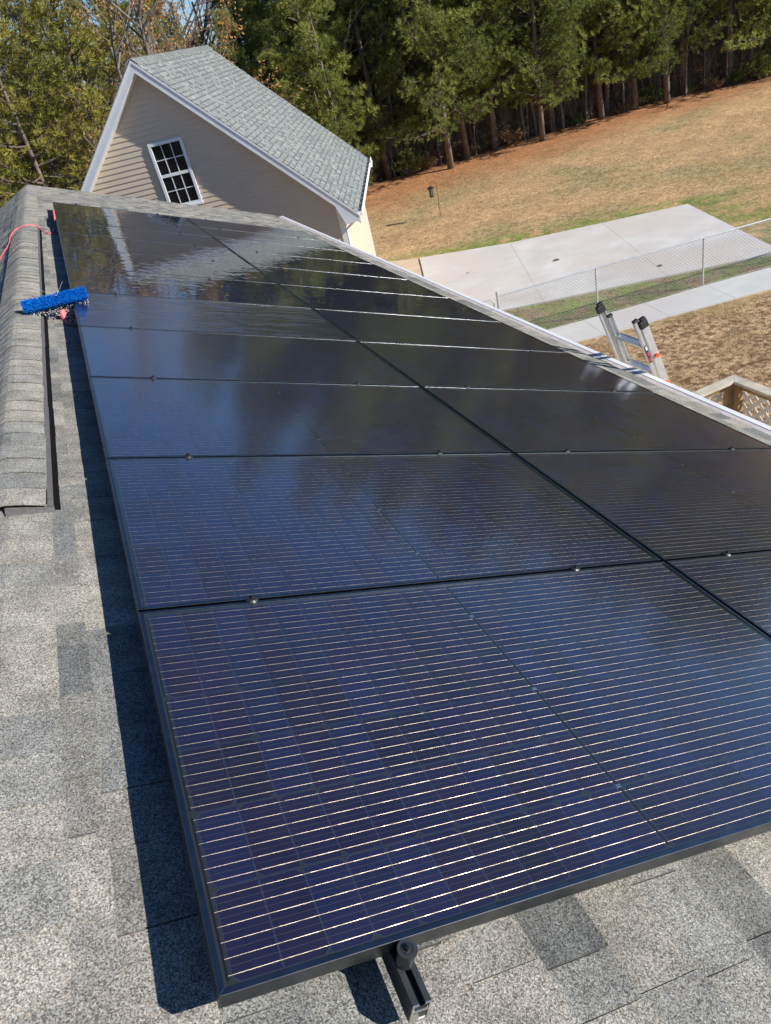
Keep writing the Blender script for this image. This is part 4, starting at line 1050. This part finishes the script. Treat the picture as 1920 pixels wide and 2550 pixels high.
# loose leaves
def leaf(loc, s, label, rot):
    mb = MB(); P_ = [(0, -.5), (.22, -.25), (.3, .05), (.12, .4), (0, .55), (-.14, .38), (-.28, .0), (-.2, -.3)]
    mb.add([(x * s, y * s, abs(x) * s * .5 + .003) for x, y in P_] + [(0, 0, .001)], [(i, (i + 1) % 8, 8) for i in range(8)], r=.6)
    o = mb.build('fallen_leaf', M['leaf_dry']); o.location = loc; o.rotation_euler = rot; o['label'] = label; o['category'] = 'leaf'; o['group'] = 'fallen brown leaves'
leaf((12.75, 18.75, G + .05), .22, 'large dry leaf in the middle of the concrete pad', (0, 0, 1))
leaf((10.6, 20.4, G + .05), .14, 'dry leaf on the left slab of the concrete pad', (0, 0, 2))
leaf((13.95, 15.6, G + .05), .16, 'dry leaf on the pad just behind the chain link fence', (0, 0, .4))
leaf(RP(2.152, 3.67, .012), .035, 'tiny orange leaf on the seam near the right picture edge', (0, .3, .4))
leaf((gx0 + .1, 12.2, gz - .05), .08, 'curled dry leaf on the far part of the gutter guard', (0, .2, .7))
leaf(SP(8.35, 4.05, .012), .07, 'dry leaf on the shingles between panels and gutter', (0, .4, 1.7))

# ------------------------------------------------------------------ vegetation
def rvec(r):
    while True:
        v = Vector((r.uniform(-1, 1), r.uniform(-1, 1), r.uniform(-1, 1)))
        if .05 < v.length < 1: return v.normalized()

class Leafs:
    """numpy collector of needle triangles"""
    def __init__(s): s.v = []; s.r = []
    def tuft(s, p, d, r, n=14, L=.22, w=.014, spread=.9, tone=.5):
        for i in range(n):
            q = (d + rvec(r) * spread).normalized(); pr = q.cross(rvec(r)).normalized() * w
            l = L * r.uniform(.7, 1.15)
            s.v += [tuple(p - pr), tuple(p + pr), tuple(p + q * l + pr * .4)]; s.r.append(min(1, max(0, tone + r.uniform(-.22, .22))))
    def blade(s, a, b, c, tone):
        s.v += [tuple(a), tuple(b), tuple(c)]; s.r.append(tone)
    def mesh(s, name, mt):
        n = len(s.r); me = bpy.data.meshes.new(name)
        me.vertices.add(3 * n); me.vertices.foreach_set('co', np.array(s.v, dtype=np.float32).ravel())
        me.loops.add(3 * n); me.loops.foreach_set('vertex_index', np.arange(3 * n, dtype=np.int32))
        me.polygons.add(n); me.polygons.foreach_set('loop_start', np.arange(0, 3 * n, 3, dtype=np.int32)); me.polygons.foreach_set('loop_total', np.full(n, 3, dtype=np.int32))
        me.materials.append(mt); a = me.attributes.new('rnd', 'FLOAT', 'FACE'); a.data.foreach_set('value', np.array(s.r, dtype=np.float32))
        me.update(); me.validate(); return me

def pine(seed, H, low, crown_r, mt, dens=1.0, trunk_r=.15, needle=.24, bias=None):
    r = random.Random(seed)
    lf = Leafs(); tk = MB()
    bend = [Vector((r.uniform(-.15, .15), r.uniform(-.15, .15), 0)) for _ in range(4)]
    def axis(z): 
        f = z / H; return Vector((bend[0].x * math.sin(f * 3) + bend[1].x * f, bend[0].y * math.sin(f * 3.5) + bend[1].y * f, z))
    tk.tube([axis(H * i / 9) for i in range(10)], [trunk_r * (1 - .88 * i / 9) * (1.25 if i == 0 else 1) for i in range(10)], 8)
    br_ = MB()
    z = low; 
    while z < H - .3:
        f = (z - low) / (H - low)
        for _ in range(r.choice((1, 2, 2, 3))):
            az = r.uniform(0, 6.283)
            if bias is not None and r.random() < .55 * (1 - f): az = bias + r.gauss(0, .8)
            Lb = crown_r * (1 - f) ** .7 * r.uniform(.55, 1.1) + .25
            
            el = r.uniform(-.1, .45) + f * .5
            d = Vector((math.cos(az) * math.cos(el), math.sin(az) * math.cos(el), math.sin(el)))
            p0 = axis(z); pts = [p0]
            nseg = 4
            for k in range(nseg):
                d2 = (d + Vector((0, 0, .16 * k - .1)) + rvec(r) * .18).normalized(); pts.append(pts[-1] + d2 * Lb / nseg)
            br_.tube(pts, [.035 * (1 - f * .6) * (1 - k / 5) + .005 for k in range(nseg + 1)], 3, cap=False)
            tone = r.uniform(.25, .8)
            nt_ = int((6 + Lb * 10) * dens)
            for k in range(nt_):
                g = .30 + .7 * (k + r.random()) / nt_; i = min(int(g * nseg), nseg - 1); ff = g * nseg - i
                q = pts[i].lerp(pts[i + 1], ff); sd_ = rvec(r); sd_.z *= .45
                off = sd_ * (.55 * Lb * .33 * (1.15 - .55 * g) + .06)
                qq = q + off
                if r.random() < .3: br_.tube([q, qq], [.008, .004], 3, cap=False)
                dd_ = (sd_ * .6 + d * .5 + Vector((0, 0, .35))).normalized()
                lf.tuft(qq, dd_, r, n=15, L=needle, w=.015, tone=tone)
        z += r.uniform(.16, .32)
    # dead stubs below crown
    for _ in range(10):
        zz = r.uniform(.8, low + .5); az = r.uniform(0, 6.28); d = Vector((math.cos(az), math.sin(az), r.uniform(-.2, .4))); p0 = axis(zz)
        br_.tube([p0, p0 + d * r.uniform(.3, 1.1)], [.014, .004], 3, cap=False)
    return tk.mesh('trunk', M['barkmid'], smooth=True), br_.mesh('branches', M['bark']), lf.mesh('crown', mt)

def bare(seed, H, mt_bark, leafmat=None, n0=10, leafn=0):
    r = random.Random(seed); mb = MB(); lf = Leafs()
    def grow(p, d, L, rad, lev):
        pts = [p]; dd = d
        for k in range(4):
            dd = (dd + rvec(r) * (.16 if lev else .06) + Vector((0, 0, .05))).normalized(); pts.append(pts[-1] + dd * L / 4)
        mb.tube(pts, [rad * (1 - .55 * k / 4) for k in range(5)], 5 if lev == 0 else 3, cap=False)
        if lev < 3:
            nb = n0 if lev == 0 else r.choice((3, 4, 5))
            for _ in range(nb):
                g = r.uniform(.3, 1) if lev == 0 else r.uniform(.2, 1); i = min(int(g * 4), 3); q = pts[i].lerp(pts[i + 1], g * 4 - i)
                side_ = rvec(r); side_ = (side_ - dd * side_.dot(dd)).normalized()
                grow(q, (dd * .75 + side_ * .7).normalized(), L * r.uniform(.32, .5), rad * .42, lev + 1)
        if leafmat and lev >= 2:
            for _ in range(leafn):
                q = pts[r.randrange(1, 5)] + rvec(r) * .12; a = rvec(r) * .085; b = rvec(r) * .07
                lf.blade(q, q + a, q + b, r.random())
    grow(Vector((0, 0, 0)), Vector((0, 0, 1)), H, H * .011 + .02, 0)
    return mb.mesh('trunk', mt_bark, smooth=True), (lf.mesh('leaves', leafmat) if leafmat else None)

vr = random.Random(77)
BI = R(-100)
EDGE = [pine(100 + i, vr.uniform(14, 17), vr.uniform(1.5, 2.6), vr.uniform(2.8, 3.7), M['needle_dark'], 1.15, .14, bias=BI) for i in range(4)]
INNER = [pine(200 + i, vr.uniform(14, 17), vr.uniform(4.5, 6.5), vr.uniform(1.8, 2.4), M['needle_dark'], .8, .13) for i in range(3)]
YEL = [pine(300 + i, vr.uniform(11.5, 13.2), vr.uniform(3.5, 5.0), vr.uniform(2.2, 3.1), M['needle_yel'], .68, .125, bias=BI) for i in range(4)]
BUSHY = [pine(400 + i, vr.uniform(9.0, 10.5), .8, vr.uniform(1.9, 2.5), M['needle_dark'], 1.2, .10, bias=BI) for i in range(2)]
BARE = [bare(500 + i, vr.uniform(11, 13), M['barkdull']) for i in range(3)]
ORANGE = [bare(600 + i, vr.uniform(8.5, 10), M['barkdull'], M['leaf_orange'], 13, 12) for i in range(2)]
DEADP = [pine(700, 13, 10.5, .9, M['needle_dark'], .5, .11)]

def place_tree(kind, protos, x, y, label, group=None, sc=None, rz=None, idx=None):
    p = protos[vr.randrange(len(protos)) if idx is None else idx]
    s = sc or vr.uniform(.9, 1.12)
    o = thing(kind, label, 'tree', (x, y, G - .05), (R(vr.uniform(-1.6, 1.6)), R(vr.uniform(-1.6, 1.6)), vr.uniform(-.7, .7) if rz is None else rz), group)
    o.scale = (s, s, s)
    nm = ['trunk', 'branches', 'crown'] if len(p) == 3 else ['trunk', 'leaves']
    for n_, me in zip(nm, p):
        if me: link(n_, me, o, **({'kind': 'stuff'} if n_ == 'branches' else {}))
    return o
# front rank along the lawn, left to right
front = [
 (14.1, 38.6, 'bushy_pine', BUSHY, 0, 'bushy young pine just right of the garage roof corner'),
 (16.0, 39.2, 'pine_tree', EDGE, 0, 'pine at the wood edge directly behind the bird feeder'),
 (18.6, 36.9, 'pine_tree', EDGE, 1, 'leaning pine with pale lower trunk right of the bird feeder'),
 (20.2, 38.0, 'pine_tree', EDGE, 2, 'pine with low branches between the feeder and the stout trunk'),
 (22.0, 38.2, 'pine_tree', EDGE, 3, 'pine with low drooping foliage just left of the stout straight trunk'),
 (23.9, 36.4, 'pine_tree', EDGE, 0, 'stout straight trunked pine standing forward near the middle of the wood edge'),
 (25.6, 38.0, 'pine_tree', EDGE, 1, 'pine just right of the stout straight trunk'),
 (28.05, 36.9, 'pine_tree', EDGE, 2, 'slim pale trunked pine above the far corner of the straw belt'),
 (28.9, 37.6, 'pine_tree', EDGE, 3, 'pine standing close behind the slim pale trunk'),
 (30.0, 36.5, 'pine_tree', EDGE, 0, 'thin pine left of the foremost right hand trunk'),
 (31.26, 35.5, 'pine_tree', EDGE, 1, 'foremost pale trunked pine on the right, nearest the lawn'),
 (33.2, 36.4, 'pine_tree', EDGE, 2, 'dark pine first right of the foremost right hand trunk'),
 (35.4, 35.4, 'pine_tree', EDGE, 3, 'dark pine second right of the foremost right hand trunk'),
 (37.6, 34.2, 'pine_tree', EDGE, 0, 'dark pine at the right picture edge'),
 (40.0, 33.4, 'pine_tree', EDGE, 1, 'pine just outside the right picture edge'),
 (43.0, 32.0, 'pine_tree', EDGE, 2, 'pine beyond the right picture edge'),
 (46.5, 30.0, 'pine_tree', EDGE, 3, 'farthest right pine of the lawn edge'),
]
for x, y, kd, pr, ix, lb in front: place_tree(kd, pr, x, y, lb, 'pines along the edge of the lawn', idx=ix)
for i in range(44):
    x = 14.5 + i * .68 + vr.gauss(0, .9); y = np.interp(x, [12, 16, 24, 31, 36, 46, 60], [40.5, 39.5, 38.5, 37.2, 35.2, 30.5, 24]) + vr.uniform(-.9, .6)
    o = place_tree('slim_tree', DEADP + BARE, x, y, 'slim bare pole of a young tree among the front trunks', 'slim bare trunks along the lawn edge', sc=vr.choice((.25, .35, .5, .6, .75)))
# ranks behind, right wood
def edge_y(x): return np.interp(x, [12, 16, 24, 31, 36, 46, 60], [40.5, 39.5, 38.5, 37.2, 35.2, 30.5, 24])
for i in range(34):
    x = 13 + i * 1.15 + vr.uniform(-.4, .4); y = edge_y(x) + vr.uniform(1.2, 4.2)
    place_tree('pine_tree', INNER, x, y, 'slender dark pine trunk in the shade behind the lawn edge rank', 'shaded pines behind the front rank')
for i in range(44):
    x = 12 + i * 1.0 + vr.uniform(-.5, .5); y = edge_y(x) + vr.uniform(4.5, 12)
    place_tree('pine_tree', INNER + EDGE[:2], x, y, 'pine deep inside the dark right hand wood', 'pines deep in the right hand wood')
for i in range(26):
    x = 16 + i * 2.0 + vr.uniform(-.9, .9); y = edge_y(x) + vr.uniform(13, 26)
    place_tree('pine_tree', EDGE, x, y, 'pine at the far back of the right hand wood', 'pines at the back of the wood')
SHRUB = []
for i in range(2):
    r_ = random.Random(800 + i); lf = Leafs(); st = MB()
    for b in range(26):
        d = rvec(r_); d.z = abs(d.z) + .35; d.normalize(); L_ = r_.uniform(.5, 1.0)
        st.tube([(0, 0, 0), tuple(d * L_)], [.012, .004], 3, cap=False)
        for k in range(7):
            q = d * L_ * r_.uniform(.4, 1.05) + rvec(r_) * .12; lf.tuft(q, d, r_, n=9, L=.13, w=.022, tone=r_.uniform(.3, .8))
    SHRUB.append((st.mesh('stems', M['twig']), lf.mesh('leaves', M['needle_dark' if i == 0 else 'leaf_dry'])))
for i in range(22):
    x = 14 + i * 1.15 + vr.uniform(-.5, .5); y = edge_y(x) + vr.uniform(-.9, .5); k = vr.randrange(2)
    o = thing('shrub', ('small evergreen shrub at the foot of the wood edge trunks', 'small brown leaved shrub at the foot of the wood edge trunks')[k], 'shrub', (x, y, G), (0, 0, vr.uniform(0, 6)), ('evergreen shrubs at the wood edge', 'brown shrubs at the wood edge')[k])
    s_ = vr.uniform(.5, 1.5); o.scale = (s_, s_, s_)
    link('stems', SHRUB[k][0], o, kind='stuff'); link('leaves', SHRUB[k][1], o)
# behind the garage
for i, (x, y) in enumerate(((8.8, 44), (10.0, 40.5), (11.2, 39.2), (12.6, 38.2), (12.0, 42), (14.0, 41.5), (9.8, 46), (13.6, 45), (11.0, 36.8), (12.8, 36.2), (9.2, 38.5), (15.2, 44))):
    place_tree('bushy_pine', BUSHY, x, y, 'low dense pine showing above the garage roof slope', 'low pines behind the garage roof', sc=vr.uniform(.78, .9) if x < 12 else vr.uniform(1.0, 1.15))
for i, (x, y) in enumerate(((8.2, 42), (9.6, 45), (7.4, 47), (10.8, 47.5), (6.6, 43))):
    place_tree('bare_tree', BARE, x, y, 'bare branched grey tree against the sky above the garage ridge', 'bare trees behind the garage ridge', sc=vr.uniform(.8, .95))
for i, (x, y, lb) in enumerate(((4.1, 29.9, 'tree with clinging orange leaves left of the garage peak'), (5.2, 31.5, 'taller tree with orange leaves just behind the garage peak'), (2.9, 29.6, 'orange leaved tree low behind the garage rake'))):
    place_tree('beech_tree', ORANGE, x, y, lb, 'orange leaved trees by the garage', idx=i % 2, sc=(1.0, 1.12, .9)[i])
# left wood, yellow green pines
lw = [(-3.4, 30), (-1.9, 31.5), (-.6, 30.2), (.8, 32), (2.0, 31), (3.3, 33.5), (-4.8, 32), (-2.6, 34.5), (.0, 35), (1.6, 36), (4.6, 38)]
lt_ = ['leftmost olive pine at the picture edge', 'olive pine second from the left picture edge', 'olive pine third from the left, above the ridge end', 'olive pine fourth from the left, with a broad low clump', 'olive pine left of the orange leaves', 'olive pine directly beside the orange leaved tree', 'olive pine just outside the left picture edge', 'olive pine in the second rank above the house ridge', 'olive pine in the second rank above the red cord', 'olive pine in the second rank left of the garage rake', 'olive pine showing over the garage peak']
for i, ((x, y), lb) in enumerate(zip(lw, lt_)): place_tree('olive_pine', YEL, x, y, lb, 'olive pines left of the garage', idx=i % 4, sc=vr.uniform(.88, 1.02))
for i in range(21):
    x = -9 + i * .88 + vr.uniform(-.4, .4); y = 37 + vr.uniform(0, 14)
    place_tree('olive_pine', YEL[:2] + DEADP * 2, x, y, 'tall trunk among the pines deep in the left hand wood', 'pines deep in the left hand wood', sc=vr.uniform(.95, 1.12))
for i in range(16):
    x = -6 + i * .75; y = 33 + vr.uniform(0, 8)
    place_tree('bare_tree', BARE + DEADP, x, y, 'bare grey trunk between the olive pines on the left', 'bare trunks in the left hand wood', sc=vr.uniform(.7, .9))

# undergrowth at the foot of the wood and far thicket: stuff
def thicket(name, fn, n, hmin, hmax, seed, tw=.012, leafp=.25, mats=None, label=None):
    r = random.Random(seed); mb = MB(); lf = Leafs()
    for _ in range(n):
        p = fn(r); h = r.uniform(hmin, hmax); d = Vector((r.uniform(-.25, .25), r.uniform(-.25, .25), 1)).normalized()
        q1 = p + d * h * .5; q2 = q1 + (d + rvec(r) * .3).normalized() * h * .5
        mb.tube([p, q1, q2], [tw, tw * .7, tw * .3], 3, cap=False)
        for _ in range(2):
            a = p.lerp(q2, r.uniform(.3, .9)); b = a + (rvec(r) + Vector((0, 0, .4))) * h * .25; mb.tube([a, b], [tw * .5, tw * .2], 3, cap=False)
            if r.random() < leafp:
                for _ in range(6):
                    c = b + rvec(r) * .15; lf.blade(c, c + rvec(r) * .07, c + rvec(r) * .07, r.random())
    o = mb.build(name, M['twig'], kind='stuff'); o['label'] = label; o['category'] = 'undergrowth'
    o2 = link(name + '_leaves', lf.mesh(name + '_leaves', mats), None, kind='stuff'); o2['label'] = label.replace('twigs', 'leaves'); o2['category'] = 'undergrowth'
def f_edge(r): 
    x = r.uniform(12, 50); return Vector((x, edge_y(x) + abs(r.gauss(0, 2.2)) - .1, G))
thicket('brush_twigs', f_edge, 3600, .4, 2.6, 31, mats=M['leaf_dry'], label='tangle of brown twigs along the foot of the right hand wood')
def f_left(r): return Vector((r.uniform(-11, 7), r.uniform(31, 52), G))
thicket('left_brush_twigs', f_left, 3000, 1.5, 7.5, 32, tw=.02, leafp=.5, mats=M['leaf_dry'], label='tall brown twigs and saplings inside the left hand wood')
def f_deep(r):
    x = r.uniform(13, 60); return Vector((x, edge_y(x) + r.uniform(5, 28), G))
thicket('deep_brush_twigs', f_deep, 3500, 2.0, 7.0, 33, tw=.02, leafp=.6, mats=M['leaf_green'], label='dense saplings and twigs deep in the right hand wood')
# far wood closing the view: one mass
far = Leafs(); fr_ = random.Random(41); fm = MB()
for i in range(3600):
    az = R(fr_.uniform(-16, 62)); d = fr_.uniform(72, 100); top = 9.5 if az < R(8) else (13 if az > R(19) else 6.5)
    if az > R(22): top = 17
    x, y = math.sin(az) * d, math.cos(az) * d; h = fr_.uniform(0, top)
    far.tuft(Vector((x, y, G + h)), Vector((0, 0, 1)), fr_, n=9, L=1.5, w=.22, tone=fr_.uniform(.0, .6))
for i in range(420):
    az = R(fr_.uniform(-16, 62)); d = fr_.uniform(66, 95); x, y = math.sin(az) * d, math.cos(az) * d
    fm.tube([(x, y, G), (x + fr_.uniform(-.3, .3), y, G + fr_.uniform(6, 11))], [.18, .08], 5, cap=False)
o = link('far_wood', far.mesh('far_wood', M['needle_dark']), None, kind='stuff'); o['label'] = 'far green mass of the wood beyond all the trunks'; o['category'] = 'wood'
o = fm.build('far_trunks', M['bark'], kind='stuff'); o['label'] = 'far trunks of the wood behind the added water sheet'; o['category'] = 'wood'

# grass blades and leaf litter
gl_ = Leafs(); g2 = Leafs(); r = random.Random(51)
def in_pad(x, y):
    k = .26 * x + .966 * y
    if 15.0 < k < 16.33: return True
    d = .894 * (y - 23.67) + .447 * (x - 10.41)
    e = (x - 10.0) * .37 - (y - 16.3) * -1.0
    # pad polygon test
    P_ = [(9.2, 24.9), (10.41, 23.67), (13.0, 21.86), (15.81, 20.58), (18.34, 19.46), (16.25, 13.72), (7.9, 17.4), (6.5, 18.4)]
    ins = False; j = len(P_) - 1
    for i in range(len(P_)):
        if (P_[i][1] > y) != (P_[j][1] > y) and x < (P_[j][0] - P_[i][0]) * (y - P_[i][1]) / (P_[j][1] - P_[i][1]) + P_[i][0]: ins = not ins
        j = i
    return ins
for i in range(42000):
    # density falls with distance
    d = 9 + 32 * r.random() ** 1.3; az = R(r.uniform(14, 58)); x = CAMPOS.x + math.sin(az) * d; y = CAMPOS.y + math.cos(az) * d
    if in_pad(x, y) or y > edge_y(max(12, x)) or x < 6.2: continue
    q = Vector((x, y, G)); k = .26 * x + .966 * y
    s = .022 + .0008 * d
    a = rvec(r); a.z = abs(a.z) * .8 + .25; a = a.normalized() * s * r.uniform(.6, 1.3); b = rvec(r) * s * .35
    if 16.3 < k < 19 and x < 17: (g2 if r.random() < .6 else gl_).blade(q - b, q + b, q + a, r.random())
    else: gl_.blade(q - b, q + b, q + a, min(1, r.random() + .1))
o = link('grass', gl_.mesh('grass', M['grass_b']), None, kind='stuff'); o['label'] = 'dry tan winter grass blades over the lawn'; o['category'] = 'grass'
o = link('green_grass', g2.mesh('green_grass', M['grass_g']), None, kind='stuff'); o['label'] = 'green grass in the strip between pad and walk'; o['category'] = 'grass'
lt = Leafs()
for i in range(15000):
    if i < 7000: x = r.uniform(6.3, 17); y = r.uniform(5.5, 14.2)
    elif i < 8600: x = r.uniform(7, 16); y = r.uniform(12.8, 17)
    elif i < 9600: x = r.uniform(8, 26); y = r.uniform(14, 34)
    else: x = r.uniform(13, 44); y = edge_y(x) - abs(r.gauss(0, 1.6)) + .3
    k = .26 * x + .966 * y
    if in_pad(x, y) or (i < 7000 and k > 15.0) or (7000 <= i < 8600 and k < 16.3): continue
    q = Vector((x, y, G + .012)); s = .032 + (.03 if i >= 9600 else 0)
    a = rvec(r); a.z *= .35; b = rvec(r); b.z *= .35
    lt.blade(q, q + a * s, q + b * s, r.random() ** (1.2 if i > 100 else .5))
o = link('leaf_litter', lt.mesh('leaf_litter', M['leaf_dry']), None, kind='stuff'); o['label'] = 'brown leaf litter scattered over the yard'; o['category'] = 'leaves'
